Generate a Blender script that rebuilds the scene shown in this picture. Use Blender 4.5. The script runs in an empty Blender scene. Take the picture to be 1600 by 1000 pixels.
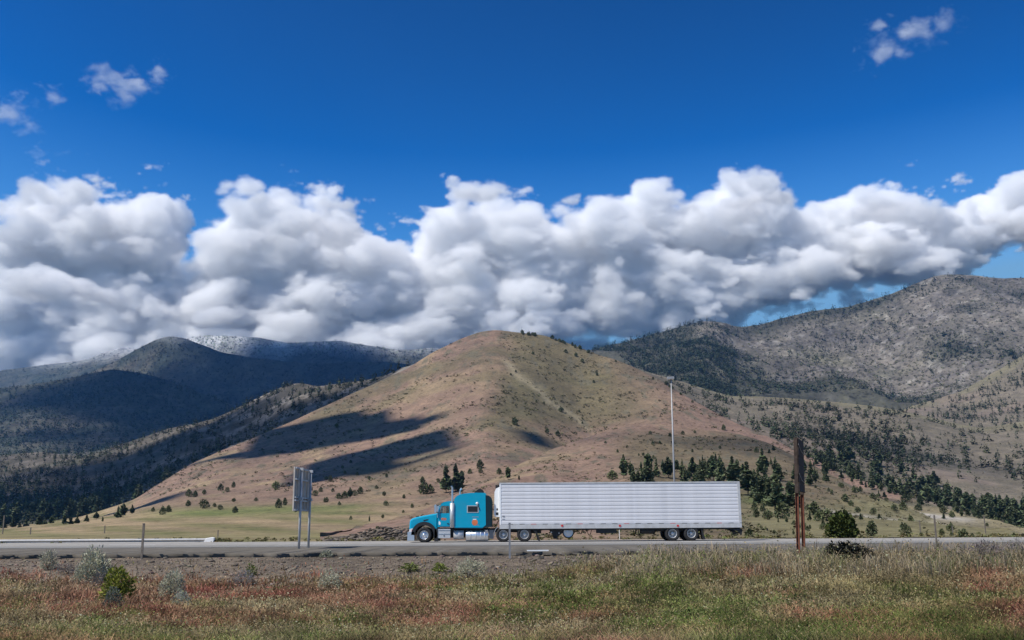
import bpy, bmesh, math, random, time
import numpy as np
from mathutils import Vector, Matrix
T0 = time.time()
S = bpy.context.scene
COL = S.collection
rng = np.random.default_rng(7)
random.seed(7)

# ------------------------------------------------------------------ camera
F = 1556.0
PITCH = math.atan(318 / F)
ROLL = math.radians(0.35)
CZ = 1.2
cam = bpy.data.cameras.new('camera')
co = bpy.data.objects.new('camera', cam)
COL.objects.link(co)
cam.sensor_width = 36
cam.lens = 35
cam.clip_start = .1
cam.clip_end = 60000
RM = Matrix.Rotation(math.pi / 2 + PITCH, 4, 'X') @ Matrix.Rotation(-ROLL, 4, 'Z')
co.matrix_world = Matrix.Translation((0, 0, CZ)) @ RM
S.camera = co
R3 = np.array(RM.to_3x3())

# ------------------------------------------------------------------ light
SUN_EL = math.radians(53)
SUN_BACK = math.radians(32)          # sun stands to the left, a little behind the camera
SD = Vector((-math.cos(SUN_EL) * math.cos(SUN_BACK), -math.cos(SUN_EL) * math.sin(SUN_BACK), math.sin(SUN_EL)))
w = bpy.data.worlds.new('World')
S.world = w
w.use_nodes = True
nt = w.node_tree
bg = nt.nodes['Background']
sk = nt.nodes.new('ShaderNodeTexSky')
sk.sky_type = 'NISHITA'
sk.sun_disc = False
sk.sun_elevation = SUN_EL
sk.sun_rotation = math.atan2(SD.x, SD.y)
sk.altitude = 1200
sk.dust_density = 0.2
sk.ozone_density = 1.6
sk.air_density = 1.0
def sky_vm(op, a, v=None, sc=None):
    n = nt.nodes.new('ShaderNodeVectorMath'); n.operation = op
    nt.links.new(a, n.inputs[0])
    if v is not None: n.inputs[1].default_value = v
    if sc is not None: n.inputs['Scale'].default_value = sc
    return n.outputs[0]
gam = nt.nodes.new('ShaderNodeGamma')            # a contrastier, more saturated film response for the sky
gam.inputs[1].default_value = 2.5
nt.links.new(sky_vm('SCALE', sk.outputs[0], sc=.29), gam.inputs[0])
sky_g = gam.outputs[0]
sky_low = nt.nodes.new('ShaderNodeSeparateXYZ')           # paler blue towards the horizon
nt.links.new(sky_g, sky_low.inputs[0])
sky_f = nt.nodes.new('ShaderNodeMapRange')
sky_f.inputs[1].default_value = .28; sky_f.inputs[2].default_value = .95
nt.links.new(sky_low.outputs[1], sky_f.inputs[0])
sky_m = nt.nodes.new('ShaderNodeMix'); sky_m.data_type = 'RGBA'
nt.links.new(sky_f.outputs[0], sky_m.inputs[0])
nt.links.new(sky_vm('MULTIPLY', sky_g, (.15, 3.85, 3.55)), sky_m.inputs[6])
sky_m.inputs[7].default_value = (1.6, 3.6, 6.0, 1)
sky_c = sky_m.outputs[2]
nt.links.new(sky_c, bg.inputs[0])
bg.inputs[1].default_value = .10
sun = bpy.data.lights.new('sun', 'SUN')
sun.energy = 5.0
sun.angle = math.radians(.5)
sun.color = (1, .95, .87)
so = bpy.data.objects.new('sun', sun)
COL.objects.link(so)
so.rotation_euler = SD.to_track_quat('Z', 'Y').to_euler()
S.view_settings.view_transform = 'Standard'
S.view_settings.look = 'None'
S.view_settings.exposure = 0.2
S.view_settings.gamma = 1
S.view_settings.use_curve_mapping = False
S.cycles.volume_bounces = 12
S.cycles.volume_max_steps = 96
S.cycles.max_bounces = 14
S.cycles.diffuse_bounces = 2
S.cycles.transparent_max_bounces = 8

# ------------------------------------------------------------------ rays
def rays(x, y):
    x = np.asarray(x, float); y = np.asarray(y, float)
    x, y = np.broadcast_arrays(x, y)
    v = np.stack([(x - 800) / F, (500 - y) / F, -np.ones_like(x)], -1) @ R3.T
    return v
def pixs(x, y, D):
    v = rays(x, y)
    v = v * (np.asarray(D, float) / v[..., 1])[..., None]
    v[..., 2] += CZ
    return v
def pix(x, y, D):
    return Vector(pixs(x, y, D))

# ------------------------------------------------------------------ numpy noise
_perm = np.random.default_rng(11).permutation(4096)
def _h(ix, iy):
    return _perm[(_perm[ix & 4095] + iy) & 4095] / 4095.0
def vnoise(x, y):
    xi = np.floor(x).astype(np.int64); yi = np.floor(y).astype(np.int64)
    fx = x - xi; fy = y - yi
    fx = fx * fx * fx * (fx * (fx * 6 - 15) + 10); fy = fy * fy * fy * (fy * (fy * 6 - 15) + 10)
    a = _h(xi, yi); b = _h(xi + 1, yi); c = _h(xi, yi + 1); d = _h(xi + 1, yi + 1)
    return (a + (b - a) * fx) * (1 - fy) + (c + (d - c) * fx) * fy
def fbm(x, y, o=5, lac=2.07, g=.5):
    s = 0; a = 1; t = 0
    for i in range(o):
        s = s + a * (vnoise(x + 37.7 * i, y - 91.3 * i) - .5) * 2; t += a
        x = x * lac; y = y * lac; a *= g
    return s / t
def ridged(x, y, o=5):
    s = 0; a = 1; t = 0
    for i in range(o):
        n = 1 - np.abs(vnoise(x + 17.1 * i, y + 53.9 * i) - .5) * 2
        s = s + a * n * n; t += a; x = x * 2.1; y = y * 2.1; a *= .5
    return s / t
def sstep(a, b, x):
    t = np.clip((x - a) / (b - a), 0, 1)
    return t * t * (3 - 2 * t)

# ------------------------------------------------------------------ object helpers
def link(o, parent=None):
    COL.objects.link(o)
    if parent is not None:
        o.parent = parent
    return o
def tag(o, label=None, cat=None, group=None, kind=None):
    if label: o['label'] = label
    if cat: o['category'] = cat
    if group: o['group'] = group
    if kind: o['kind'] = kind
    return o
def thing(name, label, cat, loc=(0, 0, 0), rz=0, group=None):
    o = bpy.data.objects.new(name, None)
    o.empty_display_size = .2
    link(o)
    o.location = loc
    o.rotation_euler.z = rz
    return tag(o, label, cat, group)
def dup(o, parent=None):
    c = o.copy()
    COL.objects.link(c)
    if parent is not None:
        c.parent = parent
    for ch in list(o.children):
        dup(ch, c)
    return c
def np_mesh(name, V, Fc, mat=None, col=None, smooth=False, nper=None):
    """V (n,3); Fc (m,k) or flat loops with nper"""
    me = bpy.data.meshes.new(name)
    V = np.asarray(V, np.float32)
    me.vertices.add(len(V))
    me.vertices.foreach_set('co', V.ravel())
    Fc = np.asarray(Fc, np.int32)
    m, k = Fc.shape
    me.loops.add(m * k)
    me.loops.foreach_set('vertex_index', Fc.ravel())
    me.polygons.add(m)
    me.polygons.foreach_set('loop_start', np.arange(0, m * k, k, dtype=np.int32))
    me.polygons.foreach_set('loop_total', np.full(m, k, np.int32))
    if smooth:
        me.polygons.foreach_set('use_smooth', np.ones(m, bool))
    me.update(calc_edges=True)
    if col is not None:
        a = me.color_attributes.new('Col', 'FLOAT_COLOR', 'POINT')
        c = np.ones((len(V), 4), np.float32); c[:, :3] = col
        a.data.foreach_set('color', c.ravel())
    if mat is not None:
        me.materials.append(mat)
    return me
def mesh_obj(name, me, parent=None):
    return link(bpy.data.objects.new(name, me), parent)

class MB:
    def __init__(s): s.v = []; s.f = []; s.sm = []
    def add(s, V, Fs, smooth=False):
        n = len(s.v)
        s.v += [tuple(p) for p in V]
        for f in Fs:
            s.f.append([i + n for i in f]); s.sm.append(smooth)
        return s
    def box(s, a, b):
        (x0, y0, z0), (x1, y1, z1) = a, b
        V = [(x0, y0, z0), (x1, y0, z0), (x1, y1, z0), (x0, y1, z0), (x0, y0, z1), (x1, y0, z1), (x1, y1, z1), (x0, y1, z1)]
        return s.add(V, [(3, 2, 1, 0), (4, 5, 6, 7), (0, 1, 5, 4), (1, 2, 6, 5), (2, 3, 7, 6), (3, 0, 4, 7)])
    def prism(s, pts, y0, y1, inset=0.0, smooth=False):
        """side profile pts (x,z) run anticlockwise seen from -y, extruded from y0 (near) to y1; inset rounds the long edges"""
        n = len(pts)
        c = np.array(pts, float)
        rings = []
        if inset:
            ce = c.mean(0)
            P = np.roll(c, 1, 0); Nn = np.roll(c, -1, 0)
            d1 = c - P; d2 = Nn - c
            n1 = np.stack([-d1[:, 1], d1[:, 0]], 1); n2 = np.stack([-d2[:, 1], d2[:, 0]], 1)
            n1 /= np.maximum(1e-9, np.linalg.norm(n1, axis=1))[:, None]; n2 /= np.maximum(1e-9, np.linalg.norm(n2, axis=1))[:, None]
            nn = n1 + n2; nn /= np.maximum(.3, np.linalg.norm(nn, axis=1))[:, None]
            ci = c + nn * inset
            cm = c + nn * inset * .3
            rings = [(ci, y0), (cm, y0 + inset * .3), (c, y0 + inset), (c, y1 - inset), (cm, y1 - inset * .3), (ci, y1)]
        else:
            rings = [(c, y0), (c, y1)]
        V = []; Fs = []
        for r, y in rings:
            V += [(p[0], y, p[1]) for p in r]
        for k in range(len(rings) - 1):
            for i in range(n):
                j = (i + 1) % n
                Fs.append((k * n + i, (k + 1) * n + i, (k + 1) * n + j, k * n + j))
        s.add(V, Fs, smooth)
        m = len(s.v) - len(V)
        s.f.append([m + i for i in range(n)]); s.sm.append(False)
        s.f.append([m + (len(rings) - 1) * n + i for i in reversed(range(n))]); s.sm.append(False)
        return s
    def tube(s, path, r, n=8, caps=True):
        path = [Vector(p) for p in path]
        rr = r if isinstance(r, (list, tuple)) else [r] * len(path)
        V = []; Fs = []
        up0 = Vector((0, 0, 1))
        for i, p in enumerate(path):
            d = (path[min(i + 1, len(path) - 1)] - path[max(i - 1, 0)]).normalized()
            up = up0 if abs(d.dot(up0)) < .95 else Vector((0, 1, 0))
            a = d.cross(up).normalized(); b = a.cross(d)
            for k in range(n):
                t = 2 * math.pi * k / n
                V.append(p + (a * math.cos(t) + b * math.sin(t)) * rr[i])
        for i in range(len(path) - 1):
            for k in range(n):
                j = (k + 1) % n
                Fs.append((i * n + k, i * n + j, (i + 1) * n + j, (i + 1) * n + k))
        s.add(V, Fs, True)
        if caps:
            m = len(s.v) - len(V)
            s.f.append([m + k for k in range(n)]); s.sm.append(False)
            s.f.append([m + (len(path) - 1) * n + k for k in reversed(range(n))]); s.sm.append(False)
        return s
    def lathe_y(s, prof, c, n=28, smooth=True):
        """profile (radius, y) turned about an axis parallel to y through c"""
        V = []; Fs = []
        for r, y in prof:
            for k in range(n):
                t = 2 * math.pi * k / n
                V.append((c[0] + r * math.cos(t), c[1] + y, c[2] + r * math.sin(t)))
        for i in range(len(prof) - 1):
            for k in range(n):
                j = (k + 1) % n
                Fs.append((i * n + k, i * n + j, (i + 1) * n + j, (i + 1) * n + k))
        return s.add(V, Fs, smooth)
    def mesh(s, name, mat):
        me = bpy.data.meshes.new(name)
        me.from_pydata(s.v, [], s.f)
        me.polygons.foreach_set('use_smooth', s.sm)
        if mat is not None: me.materials.append(mat)
        bm = bmesh.new(); bm.from_mesh(me)
        bmesh.ops.recalc_face_normals(bm, faces=bm.faces)
        bm.to_mesh(me); bm.free()
        me.update()
        return me
    def build(s, name, mat, parent=None):
        return mesh_obj(name, s.mesh(name, mat), parent)

# ------------------------------------------------------------------ materials
def nodemat(name):
    m = bpy.data.materials.new(name); m.use_nodes = True
    t = m.node_tree
    return m, t, t.nodes['Principled BSDF']
def noise_node(t, scale, detail=4, rough=.55, coord='Object'):
    tc = t.nodes.new('ShaderNodeTexCoord')
    n = t.nodes.new('ShaderNodeTexNoise')
    n.inputs['Scale'].default_value = scale; n.inputs['Detail'].default_value = detail; n.inputs['Roughness'].default_value = rough
    t.links.new(tc.outputs[coord], n.inputs['Vector'])
    return n
def ramp(t, src, stops):
    r = t.nodes.new('ShaderNodeValToRGB')
    e = r.color_ramp.elements
    e[0].position, e[1].position = stops[0][0], stops[-1][0]
    e[0].color = (*stops[0][1], 1); e[1].color = (*stops[-1][1], 1)
    for p, c in stops[1:-1]:
        q = e.new(p); q.color = (*c, 1)
    t.links.new(src, r.inputs[0])
    return r.outputs[0]
def mix(t, fac, a, b, mode='MIX'):
    n = t.nodes.new('ShaderNodeMix'); n.data_type = 'RGBA'; n.blend_type = mode
    for i, v in ((0, fac), (6, a), (7, b)):
        if hasattr(v, 'links'): t.links.new(v, n.inputs[i])
        elif isinstance(v, tuple): n.inputs[i].default_value = (*v, 1)
        else: n.inputs[i].default_value = v
    return n.outputs[2]
def bump(t, b, src, strength=.4, dist=.1):
    n = t.nodes.new('ShaderNodeBump'); n.inputs['Strength'].default_value = strength; n.inputs['Distance'].default_value = dist
    t.links.new(src, n.inputs['Height']); t.links.new(n.outputs[0], b.inputs['Normal'])
def plain(name, c, rough=.6, metal=0., var=.12, vs=3., dirt=None):
    m, t, b = nodemat(name)
    n = noise_node(t, vs, 5)
    c0 = tuple(max(0, x * (1 - var)) for x in c); c1 = tuple(min(1, x * (1 + var)) for x in c)
    o = ramp(t, n.outputs[0], [(.3, c0), (.7, c1)])
    if dirt:
        n2 = noise_node(t, dirt[0], 6, .65)
        f = ramp(t, n2.outputs[0], [(.5, (0, 0, 0)), (.75, (dirt[2],) * 3)])
        o = mix(t, f, o, dirt[1])
    t.links.new(o, b.inputs['Base Color'])
    b.inputs['Roughness'].default_value = rough; b.inputs['Metallic'].default_value = metal
    return m
def attr_mat(name, var=.25, vs=40., rough=.9, spec=.15, rnd=0., trans=0., b_str=0, b_dist=.05, coord='Object'):
    m, t, b = nodemat(name)
    a = t.nodes.new('ShaderNodeAttribute'); a.attribute_name = 'Col'
    o = a.outputs['Color']
    if var:
        n = noise_node(t, vs, 5, .6, coord)
        o = mix(t, 1.0, o, ramp(t, n.outputs[0], [(.25, (1 - var,) * 3), (.75, (1 + var,) * 3)]), 'MULTIPLY')
        if b_str: bump(t, b, n.outputs[0], b_str, b_dist)
    if rnd:
        oi = t.nodes.new('ShaderNodeObjectInfo')
        o = mix(t, 1.0, o, ramp(t, oi.outputs['Random'], [(0, (1 - rnd, 1 - rnd, 1 - rnd)), (.5, (1, 1, 1)), (1, (1 + rnd, 1 + rnd * .9, 1 + rnd * .5))]), 'MULTIPLY')
    t.links.new(o, b.inputs['Base Color'])
    b.inputs['Roughness'].default_value = rough
    b.inputs['Specular IOR Level'].default_value = spec
    if trans:
        out = t.nodes['Material Output']
        tr = t.nodes.new('ShaderNodeBsdfTranslucent'); t.links.new(o, tr.inputs[0])
        ms = t.nodes.new('ShaderNodeMixShader'); ms.inputs[0].default_value = trans
        t.links.new(b.outputs[0], ms.inputs[1]); t.links.new(tr.outputs[0], ms.inputs[2]); t.links.new(ms.outputs[0], out.inputs[0])
    return m

M = {}
M['terrain'] = None
def terrain_mat(name, s1, s2, s3, var=.2, bs=.5, bd=1.0):
    m, t, b = nodemat(name)
    a = t.nodes.new('ShaderNodeAttribute'); a.attribute_name = 'Col'
    o = a.outputs['Color']
    for sc, v in ((s1, var * .7), (s2, var), (s3, var)):
        n = noise_node(t, sc, 5, .62)
        o = mix(t, 1.0, o, ramp(t, n.outputs[0], [(.3, (1 - v, 1 - v, 1 - v * .9)), (.7, (1 + v, 1 + v * .95, 1 + v * .8))]), 'MULTIPLY')
    tc = t.nodes.new('ShaderNodeTexCoord')
    for sc, thr, amt in ((s3 * 1.6, .30, .55), (s3 * .55, .25, .6)):      # bunch grass and stones
        vo = t.nodes.new('ShaderNodeTexVoronoi'); vo.inputs['Scale'].default_value = sc; vo.inputs['Randomness'].default_value = 1
        t.links.new(tc.outputs['Object'], vo.inputs['Vector'])
        sp = ramp(t, vo.outputs['Distance'], [(thr * .5, (1 - amt,) * 3), (thr * 1.35, (1, 1, 1))])
        pat = noise_node(t, s2 * .8, 4, .6)
        o = mix(t, ramp(t, pat.outputs[0], [(.36, (0, 0, 0)), (.56, (1, 1, 1))]), o, mix(t, 1.0, o, sp, 'MULTIPLY'))
    n = noise_node(t, s2 * 1.7, 8, .68)
    bump(t, b, n.outputs[0], bs, bd)
    t.links.new(o, b.inputs['Base Color'])
    b.inputs['Roughness'].default_value = .95; b.inputs['Specular IOR Level'].default_value = .1
    return m
M['hill'] = terrain_mat('hillside', .008, .05, .35, .22, .7, 2.2)
M['far'] = terrain_mat('far_hillside', .002, .012, .06, .3, .6, 4.0)
M['bank'] = terrain_mat('bank_soil', .15, .8, 5., .3, .6, .15)
M['soil'] = terrain_mat('gravel_soil', .3, 2.5, 22., .32, .7, .04)
M['leaf'] = attr_mat('conifer_foliage', .0, rnd=.22)
M['leaf_far'] = attr_mat('far_foliage', .0)
M['bark'] = plain('bark', (.075, .052, .038), .95, var=.3, vs=8)
M['rock'] = attr_mat('rock', .3, 6., .9)
M['grass'] = attr_mat('dry_grass', .0, trans=.35)
M['sage'] = attr_mat('sage_leaf', .0, rnd=.08, trans=.15)
M['asphalt'] = plain('worn_asphalt', (.25, .235, .215), .9, var=.2, vs=1.2, dirt=(.25, (.20, .19, .175), .5))
M['dark_asphalt'] = plain('dark_asphalt', (.098, .086, .070), .95, var=.3, vs=1.5, dirt=(.4, (.16, .14, .12), .6))
M['paint_white'] = plain('road_paint', (.7, .7, .68), .7)
M['paint_yellow'] = plain('yellow_paint', (.6, .42, .06), .7)
M['teal'] = plain('teal_paint', (.0, .31, .47), .25, var=.05, dirt=(1.5, (.03, .25, .36), .6))
M['dark_teal'] = plain('dark_fairing', (.004, .018, .026), .35)
M['black'] = plain('black_plastic', (.012, .012, .013), .6)
M['rubber'] = plain('rubber', (.016, .015, .015), .85, var=.25, vs=9, dirt=(6, (.05, .045, .04), .5))
M['chrome'] = plain('polished_metal', (.74, .74, .75), .32, .9, var=.04)
M['alu'] = plain('brushed_aluminium', (.55, .55, .55), .42, .4, var=.08)
M['trailer'] = plain('trailer_panel', (.70, .685, .69), .45, .1, var=.06, vs=2.2, dirt=(.9, (.50, .50, .52), .55))
M['trailer_rail'] = plain('trailer_rail', (.52, .51, .50), .5, .2, dirt=(2., (.36, .33, .30), .7))
M['white'] = plain('white_paint', (.80, .80, .79), .45, var=.04)
M['grey'] = plain('grey_metal', (.25, .25, .26), .5, .3)
M['orange'] = plain('orange_print', (.62, .16, .06), .5)
M['red'] = plain('red_lens', (.55, .03, .025), .25)
M['lens'] = plain('clear_lens', (.75, .72, .70), .15)
M['galv'] = plain('galvanised_steel', (.50, .49, .48), .5, .25, var=.15, vs=5, dirt=(2., (.38, .37, .36), .5))
M['mast'] = plain('mast_metal', (.33, .33, .33), .5, .2)
M['sign_back'] = plain('sign_back_metal', (.52, .455, .385), .7, .0, var=.2, vs=2, dirt=(1.2, (.22, .19, .17), .7))
M['rust'] = plain('rusted_steel', (.15, .05, .027), .9, var=.45, vs=6, dirt=(3., (.12, .05, .03), .8))
M['old_wood'] = plain('weathered_wood', (.05, .034, .026), .95, var=.4, vs=10, dirt=(4., (.11, .07, .05), .6))
M['wood'] = plain('grey_wood', (.16, .135, .11), .95, var=.3, vs=9)
gm, gt, gb = nodemat('window_glass')
gb.inputs['Base Color'].default_value = (.6, .68, .66, 1); gb.inputs['Transmission Weight'].default_value = .92
gb.inputs['Roughness'].default_value = .03; gb.inputs['IOR'].default_value = 1.02
M['glass'] = gm
M['dark_glass'] = plain('dark_glass', (.02, .017, .016), .12)

# ------------------------------------------------------------------ terrain layers
def curve(pts, x, i=1):
    pts = sorted(pts)
    return np.interp(x, [p[0] for p in pts], [p[i] for p in pts])
def smooth1(a, n):
    k = np.hanning(2 * n + 3); k /= k.sum()
    p = np.pad(a, (n + 1, n + 1), mode='edge')
    return np.convolve(p, k, mode='valid')
class Layer:
    """A hillside given by a few level lines from foot to crest; each has a bearing, an elevation and a distance."""
    def __init__(s, x0, x1, dx, lines, rows, amp, nscale, back=(600, .45), sm=6, ridge=0., fade=(0., .15)):
        s.fd = fade
        s.x = np.arange(x0, x1 + dx, dx, dtype=float); s.x0 = x0; s.dx = dx
        Y = []; D = []
        for ln in lines:
            Y.append(smooth1(curve(ln, s.x, 1), sm)); D.append(smooth1(curve(ln, s.x, 2), sm))
        Y = np.array(Y); D = np.array(D)
        for k in range(1, len(Y)): Y[k] = np.minimum(Y[k], Y[k - 1] - .3)
        t = np.linspace(0, len(lines) - 1, rows)
        s.Y = s.herm(Y, t); s.D = s.herm(D, t)
        s.amp, s.ns, s.ridge, s.back = amp, nscale, ridge, back
        s.t = t / (len(lines) - 1)
    @staticmethod
    def herm(A, t):
        K = len(A)
        m = np.zeros_like(A)
        d = np.diff(A, axis=0)
        m[0] = d[0]; m[-1] = d[-1]
        for k in range(1, K - 1):
            m[k] = np.where(d[k - 1] * d[k] > 0, 2 * d[k - 1] * d[k] / (d[k - 1] + d[k] + 1e-12), 0)
        out = []
        for q in t:
            k = min(int(q), K - 2); u = q - k
            h00 = 2 * u**3 - 3 * u**2 + 1; h10 = u**3 - 2 * u**2 + u; h01 = -2 * u**3 + 3 * u**2; h11 = u**3 - u**2
            out.append(h00 * A[k] + h10 * m[k] + h01 * A[k + 1] + h11 * m[k + 1])
        return np.array(out)
    def dz(s, X, Yw, fade):
        n = fbm(X / s.ns, Yw / s.ns, 6, g=.52)
        if s.ridge: n = n * (1 - s.ridge) + s.ridge * (ridged(X / s.ns / 1.3 + 5, Yw / s.ns / 1.3, 5) - .55) * 1.6
        n = n + .22 * (ridged(X / s.ns * 4.5 + 3, Yw / s.ns * 4.5, 4) - .5)
        return s.amp * n * fade
    def mesh(s, name, mat, colf, extra=4):
        P = pixs(s.x[None, :].repeat(len(s.Y), 0), s.Y, s.D)
        fade = (np.clip((s.t - s.fd[0]) / (s.fd[1] - s.fd[0]), 0, 1) * (1 - .75 * sstep(.8, 1, s.t)))[:, None] * np.ones_like(s.D)
        P[..., 2] += s.dz(P[..., 0], P[..., 1], fade)
        s.P = P.copy()
        c = P[-1]
        d2 = c[:, :2] / np.linalg.norm(c[:, :2], axis=1)[:, None]
        rowsb = []
        for k in range(1, extra + 1):
            q = c.copy(); e = s.back[0] * (k / extra)
            q[:, :2] += d2 * e; q[:, 2] -= e * s.back[1] * (.4 + .6 * k / extra)
            q[:, 2] = np.maximum(q[:, 2], -20)
            rowsb.append(q)
        V = np.concatenate([P, np.array(rowsb)], 0)
        nr, nc = V.shape[:2]
        xx = s.x[None, :].repeat(nr, 0)
        yy = np.concatenate([s.Y, s.Y[-1:].repeat(extra, 0)], 0)
        tt = np.concatenate([s.t, np.ones(extra)])[:, None].repeat(nc, 1)
        C = colf(xx, yy, V[..., 0], V[..., 1], V[..., 2], tt)
        i = np.arange(nr - 1)[:, None] * nc + np.arange(nc - 1)[None, :]
        Fc = np.stack([i, i + 1, i + nc + 1, i + nc], -1).reshape(-1, 4)
        me = np_mesh(name, V.reshape(-1, 3), Fc, mat, C.reshape(-1, 3), True)
        o = mesh_obj(name, me)
        o['kind'] = 'structure'
        return o
    def at(s, x, y):
        """world points on the hillside in the directions (x, y); nan outside it"""
        x = np.asarray(x, float); y = np.asarray(y, float)
        ci = np.clip((x - s.x0) / s.dx, 0, len(s.x) - 1.001); i = ci.astype(int); f = ci - i
        Yc = s.Y[:, i] * (1 - f) + s.Y[:, i + 1] * f
        Dc = s.D[:, i] * (1 - f) + s.D[:, i + 1] * f
        out = np.full((len(x), 3), np.nan)
        above = (Yc >= y[None, :])
        k = above.sum(0) - 1
        ok = (k >= 0) & (k < len(s.Y) - 1) & (x >= s.x[0]) & (x <= s.x[-1])
        k = np.clip(k, 0, len(s.Y) - 2)
        n = np.arange(len(x))
        y0 = Yc[k, n]; y1 = Yc[k + 1, n]
        u = np.clip((y0 - y) / np.maximum(1e-6, y0 - y1), 0, 1)
        u = u[:, None]; g = f[:, None]
        P = (s.P[k, i] * (1 - g) + s.P[k, i + 1] * g) * (1 - u) + (s.P[k + 1, i] * (1 - g) + s.P[k + 1, i + 1] * g) * u
        out[ok] = P[ok]
        return out
def L3(pts, D): return [(p[0], p[1], D) for p in pts]
def lerp_line(a, b, f, fd, dmod=None, xs=None):
    xs = np.arange(-300, 1901, 20.) if xs is None else xs
    y = curve(a, xs) * (1 - f) + curve(b, xs) * f
    d = curve(a, xs, 2) * (1 - fd) + curve(b, xs, 2) * fd
    if dmod: d = d + curve(dmod, xs)
    return list(zip(xs, y, d))
def horizon(x): return 818 + (800 - np.asarray(x, float)) * .0061
def mixc(a, b, f): return np.asarray(a) * (1 - f[..., None]) + np.asarray(b) * f[..., None]
def hump(x, c, w): return np.exp(-((x - c) / w) ** 2)

TAN = (.205, .143, .103); PINK = (.215, .143, .110); OLIVE = (.112, .102, .056); STRAW = (.265, .215, .12)
GREEN = (.125, .150, .050); SCRUB = (.115, .105, .075); ROCKY = (.24, .215, .19)

# --- central grass hill, with the hay field at its foot
crestD = [(-300,824,850),(-100,823.5,850),(0,822.5,850),(60,818,850),(130,806,850),(210,780,850),(262,746,900),(300,723,950),(350,701,1000),(400,682,1050),(460,656,1100),(540,620,1150),(600,592,1210),(634,577,1230),(680,549,1260),(720,530,1290),(750,519,1300),(775,516,1300),(800,519,1300),(850,524,1300),(900,541,1280),(930,553,1260),(960,561,1230),(1000,577,1200),(1040,598,1150),(1080,623,1100),(1130,651,1040),(1180,674,980),(1240,701,900),(1300,731,820),(1360,753,740),(1420,776,660),(1480,797,580),(1540,815,510),(1600,832,470),(1660,836,470),(1900,838,470)]
xs0 = np.arange(-300, 1901, 100.)
k0 = []
for x in xs0:
    yy = 846 + (800 - x) * .0061
    for _ in range(6):
        p = pix(x, yy, 74.0); yy += (p.z + .14) * 21
    k0.append((x, yy, 74.))
k1 = L3([(-300,840),(0,836.5),(300,833),(560,829),(660,824),(800,823),(1000,826),(1160,826),(1300,832),(1600,838.5),(1900,839)], 230)
k2 = L3([(-300,831),(0,829),(130,816),(200,808),(300,802),(450,798),(560,795),(660,791),(800,786),(1000,790),(1160,790),(1300,800),(1420,812),(1540,826),(1600,836),(1900,838.6)], 450)
m3 = [(-300,0),(500,0),(640,-25),(760,-75),(830,-30),(920,60),(1000,20),(1080,-25),(1200,0),(1900,0)]
m4 = [(-300,0),(560,0),(660,-20),(765,-62),(820,-20),(900,45),(980,15),(1060,-20),(1200,0),(1900,0)]
k3 = lerp_line(k2, crestD, .36, .42, m3); k4 = lerp_line(k2, crestD, .72, .76, m4)
HILL = Layer(-240, 1840, 2.5, [k0, k1, k2, k3, k4, crestD], 210, 9., 190., (500, .5), 5, .35, (.28, .8))
def col_hill(x, y, X, Y, Z, t):
    n = fbm(X / 120, Y / 120, 5); n2 = fbm(X / 35 + 9, Y / 60, 4); n3 = fbm(X / 14, Y / 14, 3)
    c = mixc(TAN, PINK, np.clip(.5 + n, 0, 1))
    c = mixc(c, STRAW, .45 * sstep(.05, .45, n2) * sstep(1050, 500, x))
    c = mixc(c, (.125, .092, .075), sstep(.18, .42, fbm(X / 55 + 31, Y / 75, 5)) * .6)
    c = mixc(c, OLIVE, sstep(.1, .45, fbm(X / 90 + 71, Y / 90, 4)) * .55)
    # green-grey right-hand face
    face = sstep(745, 800, x + (y - 600) * .35 + n * 40) * sstep(690, 640, y + n * 20) * sstep(1060, 900, x - (y - 560) * .5)
    c = mixc(c, OLIVE, face * .78)
    c = mixc(c, OLIVE, .5 * sstep(1150, 1300, x) * sstep(.1, -.4, n))
    # gully line of pale stones
    gl = hump(y, 572 + (x - 790) * .74 + n2 * 8, 5) * sstep(775, 800, x) * sstep(940, 900, x)
    c = mixc(c, (.34, .29, .19), gl * .6)
    # dark scrub and rock speckle
    c = mixc(c, SCRUB, sstep(.22, .5, fbm(X / 9, Y / 22, 4) + .35 * n) * .75 * sstep(815, 770, y))
    # hay field at the foot
    fld = sstep(772, 800, y + n * 14 - np.clip(x - 620, 0, 400) * -.10) * sstep(760, 560, x)
    strip = .5 + .5 * np.sin((y - .09 * x) * .32 + n * 3)
    fc = mixc((.27, .205, .125), (.135, .130, .058), np.clip(strip * .75 + n2 * .8 + n * .5 - .1, 0, 1))
    fc = mixc(fc, GREEN, np.clip(hump(y, 800 - (x - 300) * .035, 9) * sstep(180, 330, x) * sstep(610, 540, x) + .4 * hump(y, 838, 6), 0, 1))
    c = mixc(c, fc, fld)
    low = sstep(1150, 1230, x) * sstep(770, 790, y)
    c = mixc(c, (.20, .175, .105), low * .8)
    # pale broken stone band along the old road cut at the right
    bandc = hump(y, 795 + (x - 1290) * .10 + n2 * 2.5, 4.0) * sstep(1270, 1310, x) * sstep(1560, 1490, x)
    c = mixc(c, (.40, .37, .33), np.clip(bandc * (1.1 + n3), 0, 1) * .8)
    return c
HILL.mesh('hill', M['hill'], col_hill)

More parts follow.
